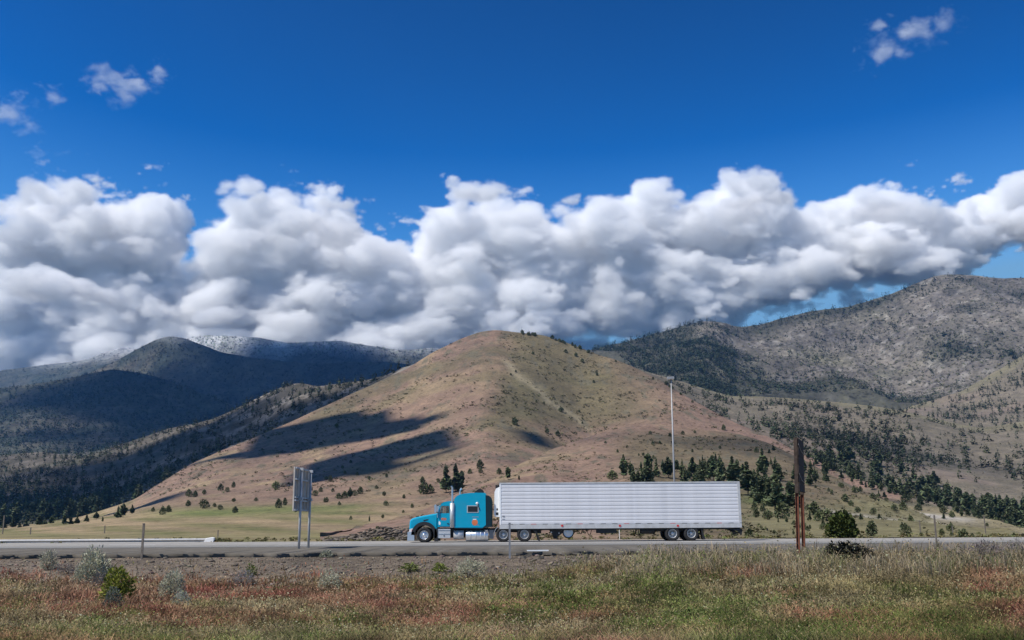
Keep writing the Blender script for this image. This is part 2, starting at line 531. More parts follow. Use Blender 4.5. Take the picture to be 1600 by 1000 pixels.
# --- knoll in front of it
crestK = [(500,835,150),(560,826,230),(620,808,330),(660,796,380),(700,778,430),(760,750,500),(800,731,550),(850,706,610),(900,689,640),(950,673,660),(1010,664,680),(1080,669,680),(1150,677,670),(1200,692,640),(1260,722,590),(1330,758,520),(1400,790,440),(1480,818,330),(1540,834,240),(1600,842,160)]
kk0 = [(x, float(horizon(x)) + 25, 105.) for x in range(440, 1700, 40)]
kk1 = L3([(440,836),(560,829),(640,818),(740,810),(900,806),(1100,808),(1250,812),(1400,822),(1540,836),(1700,842)], 200)
kk1 = [(x, y, 200 if x < 1300 else max(140, 200 - (x - 1300) * .25)) for x, y, d in kk1]
kk2 = lerp_line(kk1, crestK, .45, .5, [(400,0),(800,-20),(900,30),(1000,-40),(1150,10),(1700,0)], np.arange(440, 1700, 20.))
kk3 = lerp_line(kk1, crestK, .8, .82, None, np.arange(440, 1700, 20.))
KNOLL = Layer(500, 1590, 3, [kk0, kk1, kk2, kk3, crestK], 120, 4., 80., (160, .35), 5, .35, (.05, .7))
def col_knoll(x, y, X, Y, Z, t):
    n = fbm(X / 70, Y / 70, 5); n2 = fbm(X / 25 + 9, Y / 40, 4)
    c = mixc(TAN, PINK, np.clip(.6 + n, 0, 1))
    c = mixc(c, STRAW, .5 * sstep(.0, .4, n2) * sstep(1020, 800, x))
    c = mixc(c, OLIVE, .65 * sstep(930, 1010, x + n * 50) * sstep(662, 690, y))
    c = mixc(c, SCRUB, sstep(.2, .5, fbm(X / 6, Y / 12, 4) + .3 * n) * .8)
    c = mixc(c, (.18, .165, .085), .75 * sstep(775, 795, y) * sstep(1120, 1200, x))
    bandc = hump(y, 795 + (x - 1290) * .12 + n2 * 3, 4) * sstep(1250, 1300, x)
    c = mixc(c, (.40, .37, .33), np.clip(bandc, 0, 1) * .6)
    c = mixc(c, (.13, .16, .055), hump(x, 1185, 28) * hump(y, 778, 8) * .9)
    return c
KNOLL.mesh('hill', M['hill'], col_knoll)

# --- left middle ridge, rocky with pines
crestC = [(-300,724,2400),(-100,718,2400),(0,712,2300),(65,706,2300),(130,714,2200),(184,697,2200),(262,671,2200),(328,657,2150),(394,626,2100),(437,606,2100),(464,599,2000),(494,604,1900),(525,599,1800),(568,594,1650),(612,583,1500),(650,568,1400),(700,560,1400)]
footC = [(-300,827,900),(0,825,900),(60,820,900),(130,809,900),(210,784,900),(262,750,960),(300,728,1010),(350,706,1060),(400,688,1110),(460,662,1160),(540,626,1220),(634,584,1300),(700,566,1350)]
footC = [(x, y + 3, d) for x, y, d in footC]
c1 = lerp_line(footC, crestC, .35, .4, [(-300,0),(100,60),(250,-60),(400,40),(550,0),(1900,0)]); c2 = lerp_line(footC, crestC, .72, .75, [(-300,0),(60,-60),(200,60),(440,-60),(520,20),(1900,0)])
RIDGE = Layer(-240, 690, 3, [footC, c1, c2, crestC], 90, 22., 260., (600, .5), 4, .5)
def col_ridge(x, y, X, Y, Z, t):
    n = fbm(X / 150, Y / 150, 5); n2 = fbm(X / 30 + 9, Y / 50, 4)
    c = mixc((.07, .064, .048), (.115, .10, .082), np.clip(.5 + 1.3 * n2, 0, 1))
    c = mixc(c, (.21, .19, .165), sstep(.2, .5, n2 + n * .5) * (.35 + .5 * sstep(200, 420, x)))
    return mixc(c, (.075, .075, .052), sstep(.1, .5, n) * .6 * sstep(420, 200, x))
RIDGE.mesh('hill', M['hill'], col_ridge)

# --- far left mountains
def mount(x0, x1, crest, foot, D0, fr, amp, ns, colf, rid=.5, rows=60, dx=3):
    a = L3(foot, D0)
    m1 = lerp_line(a, crest, .4, .45); m2 = lerp_line(a, crest, .75, .78)
    l = Layer(x0, x1, dx, [a, m1, m2, crest], rows, amp, ns, (1200, .5), 3, rid)
    l.mesh('mountain', M['far'], colf)
    return l
FOR = (.028, .036, .026)
def col_forest(snow_y, snow_w, k=1.0):
    def f(x, y, X, Y, Z, t):
        n = fbm(X / 420, Y / 420, 5); n2 = fbm(X / 90, Y / 130, 4)
        c = mixc((.045, .055, .045), (.085, .085, .068), np.clip(.4 + n2, 0, 1))
        c = mixc(c, (.09, .082, .066), sstep(.3, .6, n + .4 * n2) * .6)
        s = sstep(snow_y + snow_w, snow_y - snow_w, y + n * 14 + n2 * 10) * k
        return mixc(c, (.74, .77, .82), s * (.55 + .45 * sstep(-.2, .3, n2)))
    return f
B3 = mount(-240, 520, [(-300,610,4500),(0,605,4500),(80,594,4500),(140,581,4500),(175,574,4500),(230,583,4400),(270,596,4300),(330,618,4000),(365,632,3900),(430,650,3700),(560,690,3500)], [(-300,735),(560,735)], 2700, .4, 60, 900., col_forest(500, 5, 0))
B2 = mount(-240, 820, [(-300,680,6000),(0,640,6000),(100,600,6000),(170,570,6000),(215,545,6000),(240,532,6000),(262,524.5,6000),(285,527,6000),(315,537,5900),(345,549,5800),(400,558,5700),(450,564,5700),(500,566,5700),(560,564,5700),(610,566,5700),(650,572,5700),(720,600,5600),(900,640,5500)], [(-300,740),(900,720)], 4600, .4, 80, 1000., col_forest(529, 10, .3))
B1 = mount(150, 900, [(100,590,6900),(200,560,6900),(290,530,6900),(310,526,6900),(330,524.5,6900),(365,526,6900),(400,527,6900),(450,537,6900),(490,535,6900),(530,532,6900),(560,537,6900),(620,547,6900),(650,546,6900),(680,543,6900),(760,560,6900),(900,580,6900)], [(100,640),(900,640)], 6100, .4, 70, 900., col_forest(548, 18, .55))
A1 = mount(-240, 420, [(-300,600,7500),(-100,590,7500),(0,580,7500),(60,571,7500),(130,563,7500),(160,552,7500),(180,545,7500),(195,542,7500),(212,546,7500),(240,556,7500),(300,590,7500),(420,620,7500)], [(-300,650),(420,650)], 6500, .4, 70, 800., col_forest(562, 18, .6))

# --- right slope with scattered pines, right mountain and its nearer spur
crestE = [(900,545,2050),(980,572,2000),(1060,594,1950),(1142,620,1900),(1210,621,1850),(1311,629,1800),(1375,636,1750),(1431,647,1700),(1484,659,1650),(1529,668,1600),(1562,664,1600),(1600,657,1600),(1700,640,1600),(1900,620,1600)]
footE = [(x, y + 7, d + 40) for x, y, d in crestD if x > 880]
footE = [(x, y, d) if x < 1460 else (x, y, max(500, d - 10)) for x, y, d in footE]
e1 = lerp_line(footE, crestE, .35, .4, [(0,0),(1200,0),(1320,-40),(1400,30),(1500,-20),(1900,0)], np.arange(900, 1901, 20.))
e2 = lerp_line(footE, crestE, .75, .75, [(0,0),(1200,-30),(1320,30),(1420,-30),(1500,20),(1900,0)], np.arange(900, 1901, 20.))
SLOPE = Layer(910, 1840, 3, [footE, e1, e2, crestE], 110, 14., 220., (700, .5), 5, .4)
def col_slope(x, y, X, Y, Z, t):
    n = fbm(X / 150, Y / 150, 5); n2 = fbm(X / 30 + 9, Y / 40, 4)
    c = mixc((.125, .11, .082), (.175, .15, .115), np.clip(.5 + n2, 0, 1))
    c = mixc(c, (.18, .165, .10), sstep(.86, .97, t + n * .06) * .6)
    c = mixc(c, (.12, .15, .055), .7 * sstep(775, 800, y) * sstep(1500, 1560, x))
    return mixc(c, (.22, .17, .14), sstep(.2, .5, n) * .5)
SLOPE.mesh('hill', M['hill'], col_slope)
crestF = [(820,575,3300),(900,556,3400),(930,545,3400),(1000,523,3450),(1037,513,3500),(1067,504,3500),(1099,497,3500),(1127,499,3500),(1150,507,3550),(1180,507,3600),(1206,501,3600),(1240,492,3600),(1281,484,3600),(1319,481,3600),(1356,471,3600),(1394,460,3600),(1420,447,3600),(1450,437,3600),(1480,431,3600),(1525,429,3600),(1562,434,3600),(1600,432,3600),(1700,425,3600),(1900,420,3600)]
footF = L3([(800,640),(1000,650),(1200,660),(1400,680),(1900,690)], 2150)
f1 = lerp_line(footF, crestF, .35, .35, [(800,0),(1000,-120),(1100,-200),(1230,120),(1400,260),(1520,60),(1700,-200),(1900,-200)])
f2 = lerp_line(footF, crestF, .72, .7, [(800,0),(1000,-60),(1095,-160),(1180,60),(1330,160),(1440,60),(1560,-100),(1900,-100)])
MTN = Layer(830, 1840, 3, [footF, f1, f2, crestF], 150, 75., 520., (1000, .5), 4, .75)
def mtn_forest(x, y, n):
    left = sstep(1110, 1060, x + (y - 500) * -.55 + n * 60)
    gul = hump(x - 1100, (y - 505) * .95, 28 + (y - 500) * .12) * sstep(520, 560, y)
    top = hump(y, np.interp(x, [p[0] for p in crestF], [p[1] for p in crestF]) + 5, 9) * sstep(1120, 1180, x) * sstep(1460, 1380, x)
    rt = sstep(1420, 1500, x + n * 60) * sstep(.0, .25, n + .12)
    bot = sstep(600, 625, y + n * 18 - np.abs(x - 1400) * -.05) * .8
    return np.clip(left + .8 * gul + top + .8 * rt + bot, 0, 1)
def col_mtn(x, y, X, Y, Z, t):
    n = fbm(X / 300, Y / 300, 5); n2 = fbm(X / 60 + 9, Y / 90, 5); n3 = fbm(X / 22, Y / 30, 3)
    c = mixc((.105, .097, .084), (.155, .138, .12), np.clip(.5 + n2, 0, 1))
    c = mixc(c, (.16, .155, .10), sstep(.05, .5, n) * .6)
    c = mixc(c, (.26, .245, .225), sstep(.25, .5, n3 + .3 * n2) * .55)
    c = mixc(c, (.075, .07, .055), sstep(.18, .45, fbm(X / 16 + 4, Y / 22, 3)) * .55)
    c = mixc(c, (.42, .40, .38), hump(x, 1402, 7) * hump(y, 613, 8) * .8)
    return mixc(c, (.05, .052, .040), mtn_forest(x, y, n) * .85)
MTN.mesh('mountain', M['far'], col_mtn)
crestG = [(1380,655,2350),(1424,634,2350),(1469,621,2400),(1506,609,2450),(1562,576,2500),(1600,553,2550),(1700,500,2600),(1900,460,2600)]
footG = [(1380,662,1900),(1424,665,1850),(1500,676,1800),(1560,680,1800),(1700,670,1800),(1900,650,1800)]
SPUR = Layer(1390, 1840, 3, [footG, lerp_line(footG, crestG, .45, .5, None, np.arange(1380, 1901, 20.)), crestG], 60, 18., 200., (500, .4), 3, .5)
SPUR.mesh('hill', M['hill'], col_slope)
print('terrain', round(time.time() - T0, 1))

# ------------------------------------------------------------------ near ground, road
def prof(Y, pts): return np.interp(Y, [p[0] for p in pts], [p[1] for p in pts])
GL = [(-200,-.5),(0,-.5),(12,-.75),(20,-.98),(28,-1.02),(34,-.95),(37.5,-.78),(44.2,-.17),(46,-.17),(200,-.3)]
GR = [(-200,-.5),(0,-.5),(12,-.62),(20,-.55),(26,-.32),(31,-.06),(36,.0),(40,-.03),(44.2,-.15),(46,-.17),(200,-.3)]
def ground0(X, Y):
    r = sstep(-3, 11, X)
    return prof(Y, GL) * (1 - r) + prof(Y, GR) * r
def ground(X, Y):
    X = np.asarray(X, float); Y = np.asarray(Y, float)
    f = np.clip((44.3 - Y) / 6, 0, 1)
    return ground0(X, Y) + f * (.16 * fbm(X / 6, Y / 6, 4) + .05 * fbm(X / .9, Y / .9, 3)) 
def gpix(x, y):
    """where the line of sight (x, y) meets the near ground"""
    v = rays(x, y); sh = v.shape[:-1]
    D = np.full(sh, 30.)
    lo = np.full(sh, 3.); hi = np.full(sh, 44.2)
    for _ in range(30):
        D = (lo + hi) / 2
        k = D / v[..., 1]
        under = CZ + v[..., 2] * k < ground(v[..., 0] * k, D)
        hi = np.where(under, D, hi); lo = np.where(under, lo, D)
    k = D / v[..., 1]
    X = v[..., 0] * k
    return X, D, ground(X, D)
gx = np.concatenate([np.linspace(-260, -48, 24), np.arange(-46, 46.1, .28), np.linspace(48, 260, 24)])
gy = np.concatenate([np.linspace(-80, 10, 20), np.arange(10.5, 44.8, .25), [46., 60., 80.]])
GX, GY = np.meshgrid(gx, gy)
GZ = ground(GX, GY)
n1 = fbm(GX / 5, GY / 5, 5); n2 = fbm(GX / .8, GY / .8, 4)
gc = mixc((.10, .082, .062), (.16, .13, .10), np.clip(.5 + n2 + .4 * n1, 0, 1))
gc = mixc(gc, (.31, .24, .19), hump(GX + 10.8, -.3 * (GY - 34), 1.2) * hump(GY, 34, 3) * .6)
veg = sstep(38, 34, GY + n1 * 4 - sstep(0, 10, GX) * 7)
gc = mixc(gc, (.15, .115, .07), veg * .8)
ii = np.arange(len(gy) - 1)[:, None] * len(gx) + np.arange(len(gx) - 1)[None, :]
FQ = np.stack([ii, ii + 1, ii + len(gx) + 1, ii + len(gx)], -1).reshape(-1, 4)
tag(mesh_obj('ground', np_mesh('ground', np.stack([GX, GY, GZ], -1).reshape(-1, 3), FQ, M['soil'], gc.reshape(-1, 3), True)), kind='structure')
bs = np.array([(-9000, -2000, -9), (9000, -2000, -9), (9000, 8000, -9), (-9000, 8000, -9)], float)
tag(mesh_obj('valley_floor', np_mesh('valley_floor', bs, [(0, 1, 2, 3)], M['hill'], np.full((4, 3), .18))), kind='structure')
# road: a pale worn carriageway, a dark patched shoulder with a broken lip over the gravel
def slab(name, y0f, y1, zt, th, mat, x0=-300, x1=300, kind='structure'):
    xs = np.concatenate([np.linspace(x0, -45, 20), np.arange(-44.7, 45, .22), np.linspace(45.2, x1, 20)])
    ye = y0f(xs)
    n = len(xs)
    V = np.concatenate([np.stack([xs, ye, np.full(n, zt)], 1), np.stack([xs, np.full(n, y1), np.full(n, zt)], 1), np.stack([xs, ye + .12, np.full(n, zt - th)], 1)])
    i = np.arange(n - 1)
    Fc = np.concatenate([np.stack([i, i + 1, n + i + 1, n + i], 1), np.stack([2 * n + i, 2 * n + i + 1, i + 1, i], 1)])
    o = mesh_obj(name, np_mesh(name, V, Fc, mat)); o['kind'] = kind
    return o
edge = lambda x: 44.3 + .5 * fbm(x / 2.5, x * 0 + 3, 4) + .35 * fbm(x / .6, x * 0 + 8, 3)
slab('road_shoulder', edge, 57.3, -.004, .2, M['dark_asphalt'])
slab('road', lambda x: 57.0 + .05 * fbm(x / 3, x * 0, 3), 74.3, .006, .05, M['asphalt'])
for yy, mt in ((58.0, 'paint_white'), (73.2, 'paint_yellow')):
    slab('edge_line', lambda x: yy + x * 0, yy + .15, .012, .002, M[mt])
m = MB()
for k in range(-14, 15):
    m.box((k * 12.2 - 1.5, 65.2, .008), (k * 12.2 + 1.5, 65.35, .0125))
tag(m.build('lane_line', M['paint_white']), kind='structure')
print('ground', round(time.time() - T0, 1))

# ------------------------------------------------------------------ clouds (volumes) and haze
class CloudField:
    def __init__(s, N, L, seed): s.N, s.L, s.seed = N, L, seed
    def m(s, op, a, b=None, c=None):
        n = s.N.new('ShaderNodeMath'); n.operation = op
        for i, v in enumerate((a, b, c)):
            if v is None: continue
            if isinstance(v, (int, float)): n.inputs[i].default_value = v
            else: s.L.new(v, n.inputs[i])
        return n.outputs[0]
    def vm(s, op, a, b=None, sc=None):
        n = s.N.new('ShaderNodeVectorMath'); n.operation = op
        for i, v in enumerate((a, b)):
            if v is None: continue
            if isinstance(v, (tuple, Vector)): n.inputs[i].default_value = v
            else: s.L.new(v, n.inputs[i])
        if sc is not None: n.inputs['Scale'].default_value = sc
        return n.outputs['Value' if op == 'LENGTH' else 'Vector']
    def noise(s, size, det=2, ro=.5, off=0, col=False):
        n = s.N.new('ShaderNodeTexNoise'); n.inputs['Scale'].default_value = 1 / size; n.inputs['Detail'].default_value = det; n.inputs['Roughness'].default_value = ro
        s.L.new(s.vm('ADD', s.P, (off + s.seed * 777., off * 2., 0.)), n.inputs['Vector'])
        return n.outputs['Color' if col else 0]
    def voro(s, size, det, ro=.5):
        n = s.N.new('ShaderNodeTexVoronoi'); n.feature = 'F1'; n.inputs['Scale'].default_value = 1 / size; n.inputs['Detail'].default_value = det; n.inputs['Roughness'].default_value = ro; n.inputs['Lacunarity'].default_value = 2.1
        s.L.new(s.vm('ADD', s.P, (s.seed * 777., 0., 0.)), n.inputs['Vector'])
        return s.m('SUBTRACT', .5, n.outputs['Distance'])
    def curve(s, x, pts):
        xs = [p[0] for p in pts]; vs = [p[1] for p in pts]
        x0, x1, v0, v1 = min(xs), max(xs), min(vs), max(vs)
        n = s.N.new('ShaderNodeFloatCurve'); c = n.mapping.curves[0]
        q = [((a - x0) / (x1 - x0), (v - v0) / max(1e-6, v1 - v0)) for a, v in pts]
        c.points[0].location = q[0]; c.points[-1].location = q[-1]
        for a in q[1:-1]: c.points.new(*a)
        n.mapping.update()
        s.L.new(s.m('DIVIDE', s.m('SUBTRACT', x, x0), x1 - x0), n.inputs['Value'])
        return s.m('MULTIPLY_ADD', n.outputs[0], v1 - v0, v0)
    def ell(s, c, r):
        q = s.vm('DIVIDE', s.vm('SUBTRACT', s.P, tuple(c)), tuple(r))
        return s.m('MULTIPLY', s.m('SUBTRACT', 1.0, s.vm('LENGTH', q)), float(min(r)))
def cloud(name, base, lo, hi, vox, dens, seed=0, soft=(24, 130), amp=(320, 520, 520), size=1.0, step=2.):
    ng = bpy.data.node_groups.new(name, 'GeometryNodeTree')
    ng.interface.new_socket('Geometry', in_out='OUTPUT', socket_type='NodeSocketGeometry')
    N = ng.nodes; L = ng.links
    out = N.new('NodeGroupOutput'); vc = N.new('GeometryNodeVolumeCube')
    vc.inputs['Min'].default_value = lo; vc.inputs['Max'].default_value = hi
    for i, a in enumerate('XYZ'): vc.inputs['Resolution ' + a].default_value = max(6, int((hi[i] - lo[i]) / vox))
    pos = N.new('GeometryNodeInputPosition')
    e = CloudField(N, L, seed); e.P = pos.outputs[0]
    wv = e.vm('SUBTRACT', e.noise(900. * size, 2, col=True), (.5, .5, .5))
    e.P = e.vm('ADD', e.P, e.vm('SCALE', wv, None, amp[0]))
    sx = N.new('ShaderNodeSeparateXYZ'); L.new(e.P, sx.inputs[0]); e.x, e.y, e.z = sx.outputs
    d = base(e)
    e.P = e.vm('MULTIPLY', e.P, (.92, 1., 1.75))
    d = e.m('ADD', d, e.m('MULTIPLY', e.voro(780. * size, 4, .58), amp[1]))
    d = e.m('ADD', d, e.m('MULTIPLY', e.m('SUBTRACT', e.noise(600. * size, 7, .62, 300), .5), amp[2]))
    mr = N.new('ShaderNodeMapRange')
    for i, v in ((1, .42), (2, .62), (3, soft[0]), (4, soft[1])): mr.inputs[i].default_value = v
    L.new(e.noise(2200. * size, 2, .5, 900), mr.inputs[0])
    f = e.m('DIVIDE', d, mr.outputs[0])
    f = e.m('MINIMUM', e.m('MAXIMUM', f, 0), 1)
    L.new(f, vc.inputs['Density'])
    sm = N.new('GeometryNodeSetMaterial'); L.new(vc.outputs[0], sm.inputs[0])
    mat = bpy.data.materials.new(name); mat.use_nodes = True; t = mat.node_tree; t.nodes.clear()
    o = t.nodes.new('ShaderNodeOutputMaterial'); pv = t.nodes.new('ShaderNodeVolumePrincipled')
    pv.inputs['Color'].default_value = (.995, .995, .995, 1); pv.inputs['Density'].default_value = dens; pv.inputs['Anisotropy'].default_value = 0.
    t.links.new(pv.outputs[0], o.inputs['Volume'])
    mat.cycles.volume_step_rate = step
    sm.inputs['Material'].default_value = mat
    L.new(sm.outputs[0], out.inputs[0])
    vd = bpy.data.volumes.new(name); ob = bpy.data.objects.new(name, vd); COL.objects.link(ob)
    vd.materials.append(mat)
    md = ob.modifiers.new('field', 'NODES'); md.node_group = ng
    return ob
CD = 10800.
KM = CD / 1588.
tops = [(-200,285),(-100,290),(0,305),(60,268),(120,262),(180,268),(235,250),(265,275),(285,325),(310,325),(340,300),(400,268),(480,262),(540,295),(590,335),(660,318),(700,285),(745,262),(780,248),(840,268),(890,300),(930,300),(980,290),(1030,256),(1080,282),(1150,243),(1220,255),(1290,300),(1340,268),(1400,262),(1440,285),(1500,275),(1540,258),(1600,252),(1800,262)]
bots = [(-200,640),(600,625),(900,590),(1050,560),(1150,545),(1230,520),(1290,505),(1370,488),(1440,472),(1500,452),(1600,425),(1800,415)]
CX = lambda x: pix(x, 400, CD).x
TP = [(CX(x), pix(x, y, CD).z) for x, y in tops]; BT = [(CX(x), pix(x, y, CD).z) for x, y in bots]
def bank(e):
    top = e.curve(e.x, TP); bot = e.curve(e.x, BT)
    dy = e.m('SUBTRACT', 800., e.m('ABSOLUTE', e.m('SUBTRACT', e.y, CD + 150)))
    d = e.m('MINIMUM', e.m('SUBTRACT', top, e.z), e.m('SUBTRACT', e.z, bot))
    d = e.m('SUBTRACT', e.m('SMOOTH_MIN', d, dy, 300.), -10.)
    for x, y, rx, rz, dd in ((450, 360, 175, 62, -1500), (780, 300, 140, 50, -1300), (150, 310, 150, 60, -1400), (1170, 320, 150, 65, -1300), (960, 420, 190, 55, -1500), (80, 450, 210, 55, -1500), (560, 470, 130, 40, -1500), (1400, 330, 170, 60, -1200), (330, 500, 130, 35, -1700), (760, 520, 200, 35, -1600)):
        p = pix(x, y, CD + dd)
        q = e.m('SUBTRACT', e.ell(p, (rx * KM, 700, rz * KM * 1.2)), 20.)
        q = e.m('MINIMUM', q, e.m('MULTIPLY_ADD', e.z, 1.6, -1.6 * (p.z - rz * KM * .55)))
        d = e.m('MAXIMUM', d, q)
    return d
lo = pix(-170, 640, CD); hi = pix(1770, 205, CD)
cb = cloud('cloud_bank', bank, (lo.x, CD - 2100, lo.z), (hi.x, CD + 1050, hi.z), 21, .010)
tag(cb, 'long bank of bright white cumulus lying behind the hills and mountains', 'cloud bank', kind='stuff')

# torn wisps above the bank
def wisp(blobs, seed, label, dens=.0036):
    cs = [(pix(x, y, CD), (rx * KM, 160., rz * KM), sh) for x, y, rx, rz, sh in blobs]
    def base(e):
        d = None
        for c_, r_, sh in cs:
            q_ = e.m('SUBTRACT', e.ell(c_, r_), -.40 * min(r_))
            d = q_ if d is None else e.m('MAXIMUM', d, q_)
        return d
    xs = [c_.x - r_[0] * 1.3 for c_, r_, _ in cs] + [c_.x + r_[0] * 1.3 for c_, r_, _ in cs]
    zs = [c_.z - r_[2] * 1.6 for c_, r_, _ in cs] + [c_.z + r_[2] * 1.6 for c_, r_, _ in cs]
    o = cloud('cloud', base, (min(xs), CD - 330, min(zs)), (max(xs), CD + 330, max(zs)), 17, dens, seed, (60, 260), (230, 170, 420), .34, 2.)
    tag(o, label, 'cloud')
wisp([(165, 120, 48, 26, 0), (205, 135, 46, 30, 0), (195, 155, 40, 16, 0), (245, 115, 26, 20, 0)], 21, 'torn grey wisp of cloud at upper left, the largest of the small left clouds')
wisp([(15, 172, 42, 26, 0), (40, 195, 40, 20, 0), (85, 150, 24, 18, 0)], 22, 'ragged small cloud cut by the left edge of the picture')
wisp([(52, 236, 32, 14, 0), (105, 240, 12, 10, 0)], 23, 'faint little cloud just above the left end of the big cloud bank', .0022)
wisp([(1345, 100, 26, 16, 0), (1385, 75, 46, 24, 0), (1430, 50, 56, 30, 0), (1475, 32, 36, 26, 0), (1370, 45, 26, 18, 0)], 24, 'slanting torn wisp of cloud alone in the blue sky at upper right')
# clouds drifting overhead, between the sun and the hills: their shade lies on the slopes
def puff(G, R, h, seed, vox, soft=(60, 160), dens=.02):
    c = Vector(G) + SD * (h / SD.z)
    def base(e):
        d = e.ell(c, (R[0], R[1], R[2]))
        return e.m('ADD', d, R[2] * .12)
    lo = (c.x - R[0] * 1.15, c.y - R[1] * 1.15, max(1500, c.z - R[2] * 1.2)); hi = (c.x + R[0] * 1.15, c.y + R[1] * 1.15, c.z + R[2] * 1.2)
    s = min(R[0], R[1]) / 900.
    k = R[2]
    o = cloud('overhead_cloud', base, lo, hi, vox, dens, seed, soft, (k * .9, k * .75, k * 1.6), max(.12, s), 1.5)
    tag(o, 'white cumulus cloud drifting high overhead, above the picture', 'cloud', 'clouds overhead', 'stuff')
puff((-800, 5000, 650), (3500, 2200, 380), 3700, 3, 110, (60, 200))
puff((-640, 1550, 150), (620, 800, 160), 1750, 5, 45, (40, 120))
puff((-450, 900, 60), (200, 330, 100), 1700, 7, 22, (120, 300), .011)
puff((-225, 830, 70), (75, 290, 60), 1690, 9, 18, (90, 220), .010)
puff((-95, 690, 80), (50, 90, 35), 1690, 12, 14, (60, 140), .010)
puff((125, 600, 70), (170, 120, 60), 1700, 8, 16, (40, 120), .020)
puff((420, 1250, 120), (210, 300, 80), 1720, 11, 25, (20, 60), .008)

hz = MB().box((-7800, -2100, -11), (7800, 8150, 1420)).build('haze', None)
hm = bpy.data.materials.new('haze_air'); hm.use_nodes = True; t = hm.node_tree; t.nodes.clear()
ho = t.nodes.new('ShaderNodeOutputMaterial'); pv = t.nodes.new('ShaderNodeVolumePrincipled')
pv.inputs['Color'].default_value = (.20, .50, 1, 1); pv.inputs['Density'].default_value = 3.2e-5; pv.inputs['Anisotropy'].default_value = .3
t.links.new(pv.outputs[0], ho.inputs['Volume'])
hz.data.materials.append(hm)
tag(hz, kind='stuff')

# ------------------------------------------------------------------ trees
def kites(base, tip, side, jit, rg):
    """leaf sprays: base, two sides, tip"""
    mid = base * .45 + tip * .55
    n = len(base)
    V = np.stack([base, mid + side, tip, mid - side], 1).reshape(-1, 3)
    return V, np.arange(4 * n).reshape(-1, 4)
def conifer(seed, n, rad=.2, t0=.12, tone=(.085, .102, .054), p=.75, gap=.35):
    """unit-high conifer crown"""
    rg = np.random.default_rng(seed)
    t = t0 + (1 - t0) * rg.random(n) ** 1.15
    a = rg.random(n) * 6.283
    lob = 1 + gap * np.sin(a * 2 + rg.random() * 6 + t * 9) * .6 + gap * (vnoise(a * 1.5 + seed, t * 9.) - .5)
    R = rad * (1.02 - t) ** p * np.minimum(1, (t - t0) * 6 + .45) * lob * (.65 + .5 * rg.random(n))
    ca, sa = np.cos(a), np.sin(a)
    b = np.stack([ca * R * .1, sa * R * .1, t + .02], 1)
    e = np.stack([ca * R, sa * R, t + R * rg.uniform(-.35, .35, n)], 1)
    wd = R * rg.uniform(.25, .45, n) + .012
    ro = rg.uniform(-1.3, 1.3, n)
    s = np.stack([-sa * np.cos(ro), ca * np.cos(ro), np.sin(ro)], 1) * wd[:, None]
    V, Fc = kites(b, e, s, 0, rg)
    # leader
    c = np.array(tone) * rg.uniform(.6, 1.5, (n, 1)) * np.array([[1, 1, 1]])
    c = c * (1 + rg.uniform(-.12, .12, (n, 3)))
    return V, Fc, np.repeat(c, 4, 0)
def juniper(seed, n, rx=.42, tone=(.088, .10, .05), size=.16, cone=.5):
    rg = np.random.default_rng(seed)
    d = rg.normal(size=(n, 3)); d /= np.linalg.norm(d, axis=1)[:, None]
    r = rg.random(n) ** .33
    lump = .8 + .45 * vnoise(np.arctan2(d[:, 1], d[:, 0]) * 1.6 + seed * 3.1, d[:, 2] * 2.5 + seed)
    q = d * (r * lump)[:, None]
    z = .5 + q[:, 2] * .52
    k = rx * (1 - cone * np.clip(z, 0, 1) ** 1.4) * 1.25
    c = np.stack([q[:, 0] * k, q[:, 1] * k, np.maximum(z, .02)], 1)
    u = d * [1, 1, .7] + rg.normal(size=(n, 3)) * .55 + [0, 0, .5]; u /= np.linalg.norm(u, axis=1)[:, None]
    v = np.cross(u, rg.normal(size=(n, 3))); v /= np.linalg.norm(v, axis=1)[:, None] + 1e-9
    s = size * rg.uniform(.6, 1.3, n)[:, None]
    V, Fc = kites(c - u * s * .5, c + u * s * .6, v * s * .38, 0, rg)
    col = np.array(tone) * rg.uniform(.6, 1.55, (n, 1)) * (1 + rg.uniform(-.1, .1, (n, 3)))
    return V, Fc, np.repeat(col, 4, 0)
def trunk_mb(r=.018, top=.9, lean=0., limbs=4, seed=0):
    rg = random.Random(seed); m = MB()
    m.tube([(0, 0, -.04), (lean * .3, 0, top * .4), (lean, 0, top)], [r, r * .65, r * .12], 6)
    for k in range(limbs):
        z = rg.uniform(.18, .7) * top; a = rg.uniform(0, 6.28); L = .12 * (1.1 - z)
        m.tube([(0, 0, z), (math.cos(a) * L, math.sin(a) * L, z + L * .4)], [r * .3, r * .1], 4)
    return m
class Kind: pass
def make_kind(name, crowns, trunks):
    k = Kind(); k.name = name
    k.crown = [np_mesh('crown', V, Fc, M['leaf'], C) for V, Fc, C in crowns]
    k.trunk = [t.mesh('trunk', M['bark']) for t in trunks]
    return k
def dim(T, f): return [(V, Fc, C * f) for V, Fc, C in T]
PINE = make_kind('pine_tree', [conifer(10 + i, 420, .19 + .025 * (i % 4), [.05, .14, .08, .20][i % 4], p=[.8, .5, .65, .42][i % 4], gap=.75) for i in range(8)],
                 [trunk_mb(.016, .95, .0, 5, i) for i in range(3)])
JUNI = make_kind('juniper_tree', [juniper(30 + i, 330, .36 + .05 * (i % 3), cone=[.55, .25, .7][i % 3]) for i in range(6)],
                 [trunk_mb(.035, .6, .03, 4, 9)])
NT = 0
